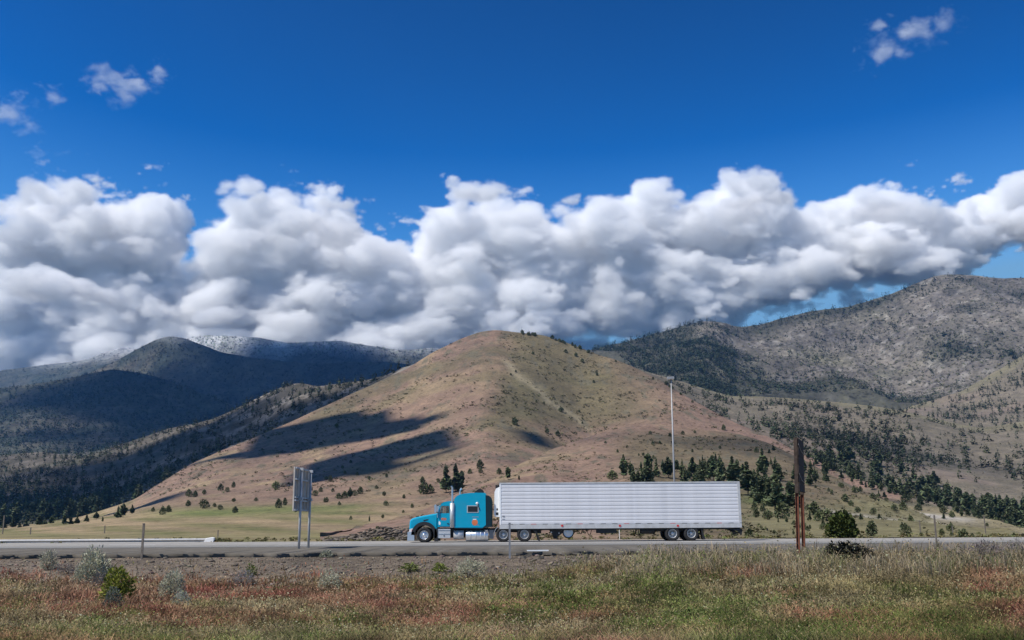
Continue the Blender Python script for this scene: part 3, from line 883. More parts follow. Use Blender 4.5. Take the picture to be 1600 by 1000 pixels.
def plant(kind, P, h, wid, label, cat, group=None, ci=None):
    """one tree: an empty at its foot, with trunk and crown"""
    global NT
    NT += 1
    ci = NT if ci is None else ci
    t = thing(kind.name, label, cat, P, random.uniform(0, 6.28), group)
    t.scale = (h * wid, h * wid, h)
    mesh_obj('trunk', kind.trunk[ci % len(kind.trunk)], t)
    mesh_obj('crown', kind.crown[ci % len(kind.crown)], t)
    return t
def surf(x, y, layers):
    x = np.asarray(x, float); y = np.asarray(y, float)
    best = np.full((len(x), 3), np.nan); bd = np.full(len(x), 1e9)
    for l in layers:
        p = l.at(x, y)
        d = np.where(np.isnan(p[:, 1]), 1e9, p[:, 1])
        k = d < bd
        best[k] = p[k]; bd = np.minimum(bd, d)
    return best
NEARL = [KNOLL, HILL]
FOREST = []      # (pos array, height array, width array, tone array, template set) merged into one object per hillside
def tmpl(kind, n, m, **kw):
    return [kind(200 + i, n, **kw) for i in range(m)]
def scatter_stuff(name, P, H, W, T, tone, label=None, mat='leaf_far', cat=None):
    """many small trees of one hillside, each with its own size, turn and tint, in one object"""
    Vs = []; Fs = []; Cs = []; off = 0
    rg = np.random.default_rng(len(P))
    which = rg.integers(0, len(T), len(P))
    for k, (V, Fc, C) in enumerate(T):
        id_ = np.nonzero(which == k)[0]
        if not len(id_): continue
        a = rg.random(len(id_)) * 6.283
        ca, sa = np.cos(a)[:, None], np.sin(a)[:, None]
        x = (V[None, :, 0] * ca - V[None, :, 1] * sa) * (H * W)[id_][:, None]
        y = (V[None, :, 0] * sa + V[None, :, 1] * ca) * (H * W)[id_][:, None]
        z = V[None, :, 2] * H[id_][:, None]
        Q = np.stack([x, y, z], -1) + P[id_][:, None, :]
        c = C[None] * tone[id_][:, None, :]
        n = Q.shape[0] * Q.shape[1]
        f = (Fc[None] + (np.arange(len(id_)) * len(V))[:, None, None]).reshape(-1, Fc.shape[1]) + off
        Vs.append(Q.reshape(-1, 3)); Fs.append(f); Cs.append(c.reshape(-1, 3)); off += n
    o = mesh_obj(name, np_mesh(name, np.concatenate(Vs), np.concatenate(Fs), M[mat], np.concatenate(Cs)))
    tag(o, label, cat, kind='stuff')
    return o
def tones(n, base=(1, 1, 1), v=.3, hv=.12):
    return np.array(base) * rng.uniform(1 - v, 1 + v, (n, 1)) * (1 + rng.uniform(-hv, hv, (n, 3)))

# landmark trees: bearing, elevation of the foot, height, kind, label
LM = [
 (697,772,43,'p','taller left one of the two dark pines rising behind the blue cab'),
 (712,770,44,'p','narrow dark pine just right of the taller pine behind the blue cab'),
 (721,761,24,'p','short pine at the right shoulder of the two pines behind the cab'),
 (662,774,19,'j','rounded juniper left of the pines behind the cab, above the hood'),
 (672,773,14,'j','smaller juniper touching the rounded one above the truck hood'),
 (750,733,14,'j','round lone juniper on the pale grass above the sleeper roof'),
 (794,753,21,'p','thin open pine standing just above the front end of the trailer'),
 (811,752,10,'p','small pointed conifer above the trailer roof beside the thin open pine'),
 (804.5,661,13,'j','lone dark tree in the middle of the grassy hill face'),
 (877,641,8,'j','small dark juniper beside the pale gully on the green hill face'),
 (871.6,680,9,'j','juniper at the lower end of the green hollow below the gully'),
 (855,675,8,'j','pale grey-green bush left of the juniper below the gully'),
 (975,750,38,'p','tall shaggy pine at the left end of the grove behind the trailer'),
 (957,750,15,'j','dark round juniper left of the tall shaggy pine by the trailer roof'),
 (546.6,780,17,'p','tallest of the clustered trees between the sign and the truck'),
 (431,765,13,'j','broad dark juniper left of the tall road sign on the shaded slope'),
 (254,803,13,'j','dark juniper pair at the edge of the hay field, left one'),
 (263,800,10,'j','dark juniper pair at the edge of the hay field, right one'),
 (319,794,14,'j','open grey-green tree casting a shadow at the upper edge of the hay field'),
 (577,815,10,'p','pale green young tree alone in the hay field left of the truck'),
 (590,833,11,'j','dark bush on the rocky bank just left of the truck'),
 (526,665,7,'j','lone dark tree high on the shaded left flank of the hill'),
 (1171,841,14,'j','conical juniper close behind the rear bumper of the trailer'),
 (1363,838,22,'j','grey-green bushy tree right of the bright green juniper'),
 (1417,838,17,'j','dark rounded juniper left of the slim pole across the road'),
 (1435,801,10,'j','lone dark juniper on the pale stony cut at the right'),
 (1472,837,11,'j','dark low juniper right of the slim pole across the road'),
 (1505,843,16,'j','dark conical juniper behind the road below the stony cut'),
 (1559,843,17,'j','dark juniper behind the road near the right edge'),
 (1396,845,10,'j','low bright green bush just behind the road right of the green juniper'),
 (1581,797,19,'j','broad dark tree on the small green flat at far right'),
 (1223,812,25,'j','round dark juniper right of the trailer at the front of the grove'),
 (1273,806,20,'j','dark juniper just right of the rusty posts on the hillside'),
 (1292,817,20,'j','grey-green juniper behind the top of the bright green juniper'),
 (1280,817,17,'j','grey-green juniper between the rusty posts and the bright green juniper'),
 (1182,809,14,'j','left of the two low junipers right behind the trailer end'),
 (1200,814,15,'j','right of the two low junipers right behind the trailer end'),
]
px, py, ph = np.array([l[0] for l in LM], float), np.array([l[1] for l in LM], float), np.array([l[2] for l in LM], float)
PP = surf(px, py, NEARL)
for l, P in zip(LM, PP):
    if np.isnan(P[0]): print('no ground for', l); continue
    h = l[2] * P[1] / 1590
    t = plant(PINE if l[3] == 'p' else JUNI, P, h, .95 if l[3] == 'p' else random.uniform(.95, 1.25), l[4], 'tree')
SMALLJ = [(538.5,780,11),(563,773,11),(554,776,9),(529,781,9),(516,753,9),(600,776,7),(588,766,6),(631,779,6),(603,791,8),(548,812,6),(644,794,7),(598,810,6),(630,802,5),(604,743,6),(577,748,6),(558,740,5),(539,740,5),(535,731,5),(548,721,5),(660,756,9),(751,740,8),(734,741,8),(780,742,10),(685,756,7),(239,799,7),(294,790,9),(344,796,8),(335,792,6),(367,801,10),(365,784,6),(345,761,11),(365,756,9),(355,766,8),(295,774,12),(305,774,10),(319,770,8),(435,794,14),(445,790,11),(492,775,9),(501,770,8),(484,768,11),(509,786,8),(520,770,6),(470,760,7),(510,748,6),(400,782,6),(462,800,6),(487,736,5),(530,790,6),(1043,727,9),(1013,712,5),(1021,714,6),(998,708,4),(1005,708,5),(1020,693,6),(1031,692,5),(1016,679,5),(1067,678,6),(1047,682,7),(1125,700,5),(1131,674,9),(1082,705,5),(1086,676,4),(1365,788,9),(1330,790,9),(1322,783,6),(1300,778,6),(1345,770,8),(1386,792,6),(1490,812,6),(1240,835,6),(1255,828,10),(1262,830,7),(1266,828,6),(1285,829,9),(1241,822,7),(1300,832,6),(1440,838,6),(1487,838,7),(1520,842,8),(1534,840,7),(1585,842,9),(1543,826,6),(1210,834,6),(1148,838,9),(965,706,5),(980,700,4),(946,690,4),(910,660,4),(905,643,4),(928,601,5),(933,588,6),(910,567,6),(884,552,6),(900,558,7),(833,555,5),(798,588,4),(806,585,4),(838,627,4),(850,628,4)]
for x, y, h in SMALLJ:
    P = surf([x], [y], NEARL)[0]
    if np.isnan(P[0]): continue
    tall = y < 770 or h < 8
    plant(JUNI, P, h * P[1] / 1590, random.uniform(.9, 1.25), 'small dark juniper dotting the ' + ('slope above the hay field, left of the road sign' if x < 465 else 'dry slope between the road sign and the cab' if x < 640 else 'hillside just above the truck' if x < 770 else 'green hollow and crest of the grassy hill' if x < 960 else 'knoll above the trailer roof' if x < 1160 else 'hill foot right of the trailer'), 'tree', 'junipers dotted over the grassy hill')
# grove behind the trailer
gxy = []
for k in range(78):
    x = random.uniform(985, 1300)
    if x < 1165: y = random.uniform(735, 764); h = random.uniform(16, 34)
    elif x < 1250: y = random.uniform(738, 798); h = random.uniform(24, 48)
    else: y = random.uniform(735, 775); h = random.uniform(12, 30)
    gxy.append((x, y, h))
gxy += [(1169,772,52),(1180,776,46),(1192,785,44),(1213,752,38),(1211,797,42),(1234,790,42),(1115,752,40),(1103,748,34),(1146,762,48),(1126,756,40)]
GP = surf([g[0] for g in gxy], [g[1] for g in gxy], NEARL)
for g, P in zip(gxy, GP):
    if np.isnan(P[0]): continue
    gx_ = g[0]
    where = ('showing over the trailer roof left of the light mast' if gx_ < 1053 else 'showing over the trailer roof right of the light mast' if gx_ < 1160 else 'standing between the trailer end and the weathered sign' if gx_ < 1250 else 'just right of the weathered sign')
    size = 'tall' if g[2] > 36 else 'medium' if g[2] > 24 else 'short'
    plant(PINE, P, g[2] * P[1] / 1590, random.uniform(.75, 1.2), f'{size} dark conifer of the grove {where}', 'tree', 'conifers in the grove behind the trailer')
for k in range(70):
    x = random.uniform(1165, 1500); y = random.uniform(max(700., float(curve(crestD, x)) + 8), 834); P = surf([x], [y], NEARL)[0]
    if np.isnan(P[0]): continue
    plant(random.choice((PINE, JUNI)), P, random.uniform(4, 13) * P[1] / 1590, random.uniform(.9, 1.3), 'small tree scattered on the lower hillside ' + ('between trailer and weathered sign' if x < 1248 else 'above the bright green juniper' if x < 1370 else 'around the stony cut'), 'tree', 'small trees on the lower right hillside')
# trees along the right-hand skyline edge of the grassy hill
for k in range(46):
    x = random.uniform(1262, 1540); y = float(curve(crestD, x)) + random.uniform(1, 7)
    P = surf([x], [y], NEARL)[0]
    if np.isnan(P[0]): continue
    plant(PINE, P, random.uniform(8, 17) * P[1] / 1590 , random.uniform(1., 1.4), 'conifer lining the right edge of the grassy hill, ' + ('above the green juniper' if x < 1350 else 'halfway down' if x < 1440 else 'near its low end'), 'tree', 'conifers along the right edge of the grassy hill')
for k in range(30):
    x = random.choice([random.uniform(812, 850), random.uniform(850, 935), random.uniform(935, 1100)]); y = float(curve(crestD, x)) + random.uniform(1, 4)
    P = surf([x], [y], [HILL])[0]
    if np.isnan(P[0]): continue
    plant(JUNI, P, random.uniform(3.5, 6.5) * P[1] / 1590, random.uniform(.9, 1.3), 'tiny dark tree on the skyline right of the grassy summit', 'tree', 'trees on the skyline right of the grassy summit')
print('near trees', NT, round(time.time() - T0, 1))

# scattered pines of the right slope, the left ridge, the far mountains
def cand(layers, xr, yr, n, wf):
    x = rng.uniform(*xr, n); y = rng.uniform(*yr, n)
    P = surf(x, y, layers)
    ok = ~np.isnan(P[:, 0])
    x, y, P = x[ok], y[ok], P[ok]
    k = rng.random(len(x)) < wf(x, y, P)
    return x[k], y[k], P[k]
allvis = [KNOLL, HILL, SLOPE, SPUR, MTN, RIDGE, B3, B2, B1, A1]
def own(l, x, y, P):
    """keep the points whose line of sight meets this hillside first"""
    Q = surf(x, y, allvis)
    return np.abs(Q[:, 1] - P[:, 1]) < 1e-3
# right slope
def w_slope(x, y, P):
    n = fbm(P[:, 0] / 120, P[:, 1] / 120, 4)
    d = .35 + .8 * hump(x, 1300, 110) * hump(y, 690, 45) + n * .9
    d = d * (1 - .85 * sstep(12, 2, y - curve(crestE, x)) )
    d = np.where((x > 1000) & (x < 1140), d + .35, d)
    return np.clip(d, .03, 1)
x, y, P = cand([SLOPE], (990, 1640), (575, 835), 9000, w_slope)
k = own(SLOPE, x, y, P); x, y, P = x[k], y[k], P[k]
H = rng.uniform(6.5, 15.5, len(x)) * np.where(rng.random(len(x)) < .25, .55, 1)
pxh = H / P[:, 1]
order = np.argsort(-pxh)
big = order[:95]; rest = order[95:]
for i in big:
    plant(PINE, P[i], H[i], random.uniform(1., 1.5), 'conifer on the brushy slope, ' + ('above the trailer end' if x[i] < 1250 else 'above the bright green juniper' if x[i] < 1400 else 'above the slim grey post' if x[i] < 1500 else 'near the right edge') + (' high up' if y[i] < 700 else ' low down'), 'tree', 'conifers scattered over the slope right of the grassy hill')
T_MID = dim(tmpl(conifer, 46, 6, rad=.27, t0=.04, gap=.6), .66)
T_BUSH = dim(tmpl(juniper, 26, 4, rx=.5, size=.34), .7)
T_SM = dim(tmpl(conifer, 16, 5, rad=.26, t0=.0, gap=.4), .62)
T_XS = dim(tmpl(conifer, 13, 4, rad=.42, t0=.0, gap=.2), .5)
scatter_stuff('pine_trees', P[rest], H[rest], rng.uniform(.9, 1.5, len(rest)), T_MID, tones(len(rest)), None)
x, y, P2 = cand([SLOPE], (990, 1640), (600, 835), 3800, w_slope)
k = own(SLOPE, x, y, P2); P2 = P2[k]
scatter_stuff('brush', P2, rng.uniform(1.2, 3.2, len(P2)), rng.uniform(1.2, 1.8, len(P2)), T_BUSH, tones(len(P2), (.95, .85, .8)), None)
# nearer spur
x, y, P = cand([SPUR], (1400, 1640), (540, 680), 1700, lambda x, y, P: np.clip(.55 + fbm(P[:, 0] / 130, P[:, 1] / 130, 4) * 1.2, .1, 1))
k = own(SPUR, x, y, P); P = P[k]
scatter_stuff('pine_trees', P, rng.uniform(7, 15, len(P)), rng.uniform(.8, 1.3, len(P)), T_MID, tones(len(P)), None)
# right mountain
def w_mtn(x, y, P): return np.clip(mtn_forest(x, y, fbm(P[:, 0] / 300, P[:, 1] / 300, 5)) ** 1.3 + .035 + .35 * sstep(.15, .4, fbm(P[:, 0] / 120, P[:, 1] / 160, 4)), 0, 1)
x, y, P = cand([MTN], (880, 1640), (425, 670), 19000, w_mtn)
x2, y2, P2 = cand([MTN], (880, 1150), (490, 650), 9000, w_mtn)
x, y, P = np.concatenate([x, x2]), np.concatenate([y, y2]), np.concatenate([P, P2])
k = own(MTN, x, y, P); P = P[k]
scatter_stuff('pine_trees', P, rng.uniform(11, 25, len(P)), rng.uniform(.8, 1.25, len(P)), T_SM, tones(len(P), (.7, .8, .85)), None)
x, y, P = cand([MTN], (1090, 1640), (425, 670), 9000, lambda x, y, P: .75 + 0 * x)
k = own(MTN, x, y, P); P = P[k]
scatter_stuff('brush', P, rng.uniform(2, 5, len(P)), rng.uniform(1.2, 1.9, len(P)), tmpl(juniper, 9, 4, rx=.6, size=.6), tones(len(P), (1., .9, .85), .5), None)
# left ridge
def w_ridge(x, y, P):
    n = fbm(P[:, 0] / 160, P[:, 1] / 160, 4)
    return np.clip(.62 + n * .9 + .4 * sstep(230, 120, x) * sstep(725, 760, y) + .3 * hump(y, curve(crestC, x) + 4, 6), .06, 1)
x, y, P = cand([RIDGE], (-20, 680), (560, 830), 9500, w_ridge)
k = own(RIDGE, x, y, P); x, y, P = x[k], y[k], P[k]
H = rng.uniform(8, 18, len(P)) * np.where(rng.random(len(P)) < .3, .6, 1) * (1 + .35 * sstep(220, 100, x) * sstep(740, 790, y))
order = np.argsort(-H / P[:, 1]); big = order[:75]; rest = order[75:]
for i in big:
    plant(PINE, P[i], H[i], random.uniform(.9, 1.3), 'tall dark conifer at the foot of the left ridge, ' + ('at the far left edge' if x[i] < 60 else 'left of the marker post' if x[i] < 200 else 'right of the marker post'), 'tree', 'conifers at the foot of the forested left ridge')
scatter_stuff('pine_trees', P[rest], H[rest], rng.uniform(.8, 1.3, len(rest)), T_MID, tones(len(rest)), None)
for x, y, h in ((192,808,21),(184,809,19),(206,803,15),(160,814,8),(150,812,12),(120,817,14),(100,819,16),(80,820,14),(60,822,17),(40,824,14),(20,825,16),(5,826,15),(135,816,12),(30,825,12),(70,821,11),(110,818,12)):
    P = surf([x], [y - .5], [HILL])[0]
    if np.isnan(P[0]): P = surf([x], [y - 4], [HILL, RIDGE])[0]
    if not np.isnan(P[0]): plant(PINE, P, h * P[1] / 1590, random.uniform(1.1, 1.6), 'dark conifer at the edge of the hay field below the left ridge', 'tree', 'conifers edging the hay field on the left')
# far forests, a few pixels each
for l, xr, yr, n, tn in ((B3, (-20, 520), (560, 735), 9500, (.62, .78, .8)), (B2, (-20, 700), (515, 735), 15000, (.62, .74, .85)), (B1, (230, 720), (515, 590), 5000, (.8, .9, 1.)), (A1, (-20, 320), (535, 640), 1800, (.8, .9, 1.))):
    x, y, P = cand([l], xr, yr, n, lambda x, y, P: np.clip(.75 + fbm(P[:, 0] / 350, P[:, 1] / 350, 4), .15, 1))
    k = own(l, x, y, P); P = P[k]; y = y[k]
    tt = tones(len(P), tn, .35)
    sn = (rng.random(len(P)) < .7 * sstep(560, 540, y)) if l in (B1, A1) else (rng.random(len(P)) < .4 * sstep(540, 528, y))
    tt[sn] = tt[sn] * 5 + 1.5
    print('forest', len(P))
    scatter_stuff('forest', P, rng.uniform(11, 22, len(P)), rng.uniform(.8, 1.2, len(P)), T_XS, tt, None)
# low scrub and stones over the grassy hill
x, y, P = cand(NEARL, (180, 1640), (520, 842), 22000, lambda x, y, P: np.clip(.10 + 1.7 * sstep(-.02, .42, fbm(P[:, 0] / 45, P[:, 1] / 45, 4) ) * sstep(842, 810, y + .0 * x), .02, 1))
fieldm = (x < 640) & (y > 770)
P = P[~fieldm]
h = rng.uniform(.35, 1.5, len(P)) * np.clip(P[:, 1] / 800, .4, 1.2)
scatter_stuff('scrub', P, h, rng.uniform(1.3, 2.4, len(P)), tmpl(juniper, 9, 5, rx=.6, size=.6), tones(len(P), (.85, .70, .68), .5), None)
print('trees', NT, round(time.time() - T0, 1))

# ------------------------------------------------------------------ gravel, stones, grass
def ico(seed):
    bm = bmesh.new(); bmesh.ops.create_icosphere(bm, subdivisions=1, radius=.5)
    rg = random.Random(seed)
    for v in bm.verts: v.co *= rg.uniform(.65, 1.15); v.co.z *= .65
    V = np.array([v.co[:] for v in bm.verts]); Fc = np.array([[v.index for v in f.verts] for f in bm.faces])
    bm.free()
    return V, Fc, np.ones((len(V), 3)) 
ICO = [ico(i) for i in range(6)]
n = 15000
x = rng.uniform(-30, 1640, n); y = 861 + 62 * rng.random(n) ** 1.4
X, Y, Z = gpix(x, y)
keep = (Y < 44.15) & (rng.random(n) < np.clip(1.1 - .8 * sstep(885, 915, y) - .75 * sstep(850, 1000, x) * sstep(868, 880, y), .02, 1))
X, Y, Z = X[keep], Y[keep], Z[keep]
h = np.where(rng.random(len(X)) < .06, rng.uniform(.10, .20, len(X)), rng.uniform(.025, .085, len(X)))
tt = np.array([.15, .122, .097]) * rng.uniform(.55, 1.7, (len(X), 1)) * (1 + rng.uniform(-.1, .1, (len(X), 3)))
tag(scatter_stuff('gravel', np.stack([X, Y, Z + h * .1], 1), h, rng.uniform(.9, 1.5, len(X)), ICO, tt, None, 'rock'), kind='stuff')
rock_me = []
for V, Fc, C in ICO:
    rock_me.append(np_mesh('rock', V, Fc, M['rock'], C * np.array([.125, .102, .083])))
RK = [(330,878,16),(368,884,18),(318,886,9),(395,872,8),(248,868,9),(200,868,10),(620,866,9),(650,872,10),(690,872,8),(850,866,12),(880,868,16),(905,872,18),(835,876,12),(868,884,13),(925,865,10),(945,870,9),(770,880,8),(420,902,9),(305,915,14),(322,922,10),(20,872,9),(40,866,8)]
for i, (x, y, wp) in enumerate(RK):
    X, Y, Z = [float(q) for q in gpix(x, y)]
    o = mesh_obj('rock', rock_me[i % 6]); s = wp * Y / 1590 * random.uniform(.6, .85)
    o.location = (X, Y, Z + s * .1); o.scale = (s * 1.2, s, s * .8); o.rotation_euler = (0, 0, random.uniform(0, 6))
    tag(o, 'brown rock lying on the gravel slope below the road edge', 'rock', 'rocks on the gravel slope')
# broken slabs of asphalt at the washed-out lip
for i, (x, y, wp) in enumerate([(806,864,14),(828,868,17),(858,866,22),(880,864,18),(846,873,11),(902,862,18),(818,872,9)]):
    X, Y, Z = [float(q) for q in gpix(x, y)]
    s = wp * Y / 1590
    V = np.array([(-.5,-.3,0),(.1,-.42,0),(.5,-.1,0),(.4,.35,0),(-.2,.4,0)]) * s
    m = MB(); m.add([tuple(v) for v in V] + [(v[0] * 1.03, v[1] * 1.03, .09) for v in V], [(4,3,2,1,0),(5,6,7,8,9)] + [(k, (k+1) % 5, 5 + (k+1) % 5, 5 + k) for k in range(5)])
    o = m.build('asphalt_slab', M['dark_asphalt'])
    o.location = (X, Y, Z - .02); o.rotation_euler = (random.uniform(-.45, -.15), random.uniform(-.2, .2), random.uniform(-1, 1))
    tag(o, 'broken dark asphalt slab tipped over at the washed-out road edge', 'asphalt slab', 'broken asphalt slabs at the road edge')
p0 = Vector([float(q) for q in gpix(824, 861.6)]); 
m = MB().box((0, 0, 0), (.95, .18, .05))
o = m.build('plank', M['white']); o.location = (float(p0.x), 44.9, .0); o.rotation_euler.z = .05
tag(o, 'white plank lying flat at the broken road edge in front of the trailer', 'plank')

# grass: bent blades standing in tufts, coloured by patches of species
def blades(n, x0, x1, yf, hf, cf, wpx=.75, lean=.5):
    x = rng.uniform(x0, x1, n); y = yf(n)
    X, Y, Z = gpix(x, y)
    # clumping
    c = fbm(X / .5, Y / .5, 3); kk = rng.random(n) < np.clip(.7 + c * 1.9, .06, 1)
    x, y, X, Y, Z = x[kk], y[kk], X[kk], Y[kk], Z[kk]
    n = len(X)
    H = hf(x, y, X, Y, n)
    W = np.maximum(.006, wpx * Y / 1000.) * rng.uniform(.6, 1.2, n)
    a = rng.uniform(0, 6.283, n); l = H * rng.uniform(.1, 1, n) * lean
    dx, dy = np.cos(a) * l, np.sin(a) * l
    b = rng.uniform(-.6, .6, n); sx, sy = np.cos(b) * W * .5, np.sin(b) * W * .5
    B = np.stack([X, Y, Z - .02], 1)
    V = np.stack([B + np.stack([-sx, -sy, 0 * sx], 1), B + np.stack([sx, sy, 0 * sx], 1),
                  B + np.stack([dx * .4 + sx * .8, dy * .4 + sy * .8, H * .65], 1), B + np.stack([dx * .4 - sx * .8, dy * .4 - sy * .8, H * .65], 1),
                  B + np.stack([dx, dy, H * rng.uniform(.85, 1, n)], 1)], 1)
    base, tip = cf(x, y, X, Y, n)
    C = np.stack([base * .8, base * .8, base * .5 + tip * .5, base * .5 + tip * .5, tip], 1)
    i = np.arange(n)[:, None] * 5
    Fc = np.concatenate([i + [[0, 1, 2]], i + [[0, 2, 3]], i + [[3, 2, 4]]], 0)
    return V.reshape(-1, 3), Fc, C.reshape(-1, 3)
def gcol(x, y, X, Y, n):
    p = fbm(X / 3.2, Y / 2.2, 4); q = fbm(X / 1.3 + 40, Y / 1.3, 3); r_ = rng.random((n, 1))
    wred = np.clip(1.15 * sstep(460, 120, x) * hump(y, 915, 40) + .8 * hump(x - 560, (y - 922) * 3, 300) + .45 * hump(y, 985, 45) * sstep(700, 200, x) + .55 * hump(x - 1560, y - 930, 70) + .45 * hump(x - 1230, (y - 945) * 2, 90) + p * 1.1 - .12, 0, 1)
    wgrn = np.clip(.35 * hump(x - 1080, (y - 950) * 2.2, 190) + .3 * hump(x - 760, y - 965, 80) + .25 * hump(x - 740, (y - 895) * 3, 110) + .3 * sstep(960, 1010, y) + q * 1.5 + .02 + .12 * sstep(600, 900, x), 0, 1)
    wtan = np.clip(.8 * sstep(820, 1000, x) * sstep(925, 880, y) + .42 - p, 0, 1)
    base = mixc((.185, .150, .058), (.22, .075, .050), wred); tip = mixc((.35, .28, .12), (.40, .16, .115), wred)
    base = mixc(base, (.26, .20, .11), wtan * .7); tip = mixc(tip, (.46, .37, .23), wtan * .8)
    base = mixc(base, (.085, .125, .03), wgrn * (rng.random(n) < .8)); tip = mixc(tip, (.19, .23, .06), wgrn * (rng.random(n) < .7))
    k = rng.uniform(.6, 1.3, (n, 1)) * np.clip(1 + 1.1 * fbm(X / .8 + 70, Y / .9, 3), .45, 1.5)[:, None]
    return base * k, tip * k
def ypos(a, b, p): return lambda n: a + (b - a) * rng.random(n) ** p
def hgt(x, y, X, Y, n):
    t = rng.random(n) ** 1.5
    return (.09 + .27 * t) * (1 + .45 * sstep(700, 1000, x) * sstep(920, 880, y)) * np.clip(.5 + (y - 868) / 60 + sstep(800, 950, x), .5, 1)
def veg_keep(V, Fc, C): return V, Fc, C
parts_g = []
def ymix(n):
    return 876 + 150 * rng.random(n) ** .95
V1 = blades(300000, -40, 1640, ymix, hgt, gcol, .8, 1.1)
# thin the blades on the bare gravel at left
def thin(Bl, f):
    V, Fc, C = Bl
    n = len(V) // 5
    b = V[0::5]
    k = f(b)
    idx = np.nonzero(k)[0]
    V = V.reshape(n, 5, 3)[idx].reshape(-1, 3); C = C.reshape(n, 5, 3)[idx].reshape(-1, 3)
    i = np.arange(len(idx))[:, None] * 5
    return V, np.concatenate([i + [[0, 1, 2]], i + [[0, 2, 3]], i + [[3, 2, 4]]], 0), C
def on_veg(b):
    X, Y = b[:, 0], b[:, 1]
    e = 37.6 + 4.8 * sstep(-1.5, 9, X) + 1.8 * fbm(X / 4, Y * 0, 3) + 1.6 * hump(X, -20, 6)
    bare = hump(X + 10.3, Y - 33, 1.7)
    return (rng.random(len(X)) < np.clip((e - Y) / 3.2, .02, 1)) & (rng.random(len(X)) > bare * .9)
V1 = thin(V1, on_veg)
tag(mesh_obj('grass', np_mesh('grass', *V1[:2], M['grass'], V1[2])), None, kind='stuff')
# seed heads nodding over the blades: small pale and reddish flecks
n = 48000
x = rng.uniform(-40, 1640, n); y = ymix(n); X, Y, Z = gpix(x, y)
b_, t_ = gcol(x, y, X, Y, n)
s_ = .9 * Y / 1000 * rng.uniform(.7, 1.5, n); a_ = rng.uniform(-1.2, 1.2, n); hz_ = Z + hgt(x, y, X, Y, n) * rng.uniform(.8, 1.5, n)
ux = np.stack([np.cos(a_) * s_, rng.uniform(-.3, .3, n) * s_, np.sin(a_) * s_], 1); uz = np.stack([-np.sin(a_) * s_ * .45, 0 * s_, np.cos(a_) * s_ * .45], 1)
Cn = np.stack([X + rng.normal(0, .05, n), Y, hz_], 1)
Vh = np.stack([Cn - ux, Cn - uz, Cn + ux, Cn + uz], 1)
pale = rng.random((n, 1))
ch = np.where(pale < .35, t_ * np.array([1.7, 1.55, 1.5]), np.where(pale < .6, t_ * 1.1, b_ * .7))
kp = on_veg(np.stack([X, Y], 1))
Vh = Vh[kp]; ch = ch[kp]
tag(mesh_obj('seed_heads', np_mesh('seed_heads', Vh.reshape(-1, 3), np.arange(len(Vh) * 4).reshape(-1, 4), M['grass'], np.repeat(np.clip(ch, 0, .75), 4, 0))), None, kind='stuff')
# tall pale seed stalks along the brow on the right, against the road
def stalkc(x, y, X, Y, n):
    k = rng.uniform(.75, 1.3, (n, 1)); g = rng.random(n) < .25
    b = np.where(g[:, None], (.13, .15, .06), (.27, .20, .115)) * k; t = np.where(g[:, None], (.25, .24, .11), (.52, .42, .29)) * k
    return b, t
V2 = blades(20000, 830, 1640, lambda n: 868 + 44 * rng.random(n), lambda x, y, X, Y, n: rng.uniform(.25, .75, n) * sstep(820, 1050, x), stalkc, .6, .75)
V2 = thin(V2, lambda b: rng.random(len(b)) < np.clip(.3 + fbm(b[:, 0] / 1.2, b[:, 1] / 1.2, 3) * 2.2, .05, 1))
tag(mesh_obj('tall_grass', np_mesh('tall_grass', *V2[:2], M['grass'], V2[2])), None, kind='stuff')

# ------------------------------------------------------------------ shrubs of the roadside
def shrub_mesh(seed, n, tone, size, droop=.0, thin_=.16, cone=.1, dome=1.0):
    """many upright leafy sprays filling a lumpy dome of unit size"""
    rg = np.random.default_rng(seed)
    d = rg.normal(size=(n, 3)); d[:, 2] = np.abs(d[:, 2]) * dome; d /= np.linalg.norm(d, axis=1)[:, None]
    r = rg.random(n) ** .28
    az = np.arctan2(d[:, 1], d[:, 0])
    lump = .72 + .5 * vnoise(az * 1.9 + seed * 3.3, d[:, 2] * 4 + seed)
    c = d * (r * lump)[:, None] * [.52, .52, .95]; c[:, 2] = np.sign(c[:, 2]) * np.abs(c[:, 2]) ** .85
    u = d * [1, 1, .8] + [0, 0, .25] + rg.normal(size=(n, 3)) * .5; u /= np.linalg.norm(u, axis=1)[:, None]
    v = np.cross(u, rg.normal(size=(n, 3))); v /= np.linalg.norm(v, axis=1)[:, None] + 1e-9
    s = size * rg.uniform(.6, 1.4, n)[:, None]
    V, Fc = kites(c - u * s * .5, c + u * s * .5, v * s * thin_, 0, rg)
    col = np.array(tone) * rg.uniform(.65, 1.35, (n, 1)) * (1 + rg.uniform(-.07, .07, (n, 3)))
    return V, Fc, np.repeat(col, 4, 0)
def stems_mb(n, seed, h=.55):
    m = MB(); rg = random.Random(seed)
    for k in range(n):
        a = rg.uniform(0, 6.28); q = rg.uniform(.12, .34)
        m.tube([(0, 0, -.05), (math.cos(a) * q * .35, math.sin(a) * q * .35, h * .4), (math.cos(a) * q, math.sin(a) * q, h)], [.02, .014, .005], 5)
    return m
SAGE = (.38, .36, .265)
def shrub(px, py, wp, hp, tone, label, cat, name, n=900, size=.13, thin_=.16, depth=None, seed=1, dome=1.):
    X, Y, Z = [float(q) for q in gpix(px, py)]
    k = Y / 1590
    t = thing(name, label, cat, (X, Y, Z), random.uniform(0, 6))
    mesh_obj('foliage', np_mesh('foliage', *shrub_mesh(seed, n, tone, size, thin_=thin_, dome=dome)[:2], M['sage'], shrub_mesh(seed, n, tone, size, thin_=thin_, dome=dome)[2]), t)
    stems_mb(7, seed).build('stem', M['bark'], t)
    t.scale = (wp * k * 1.08, wp * k * 1.08, hp * k * 1.12)
    return t
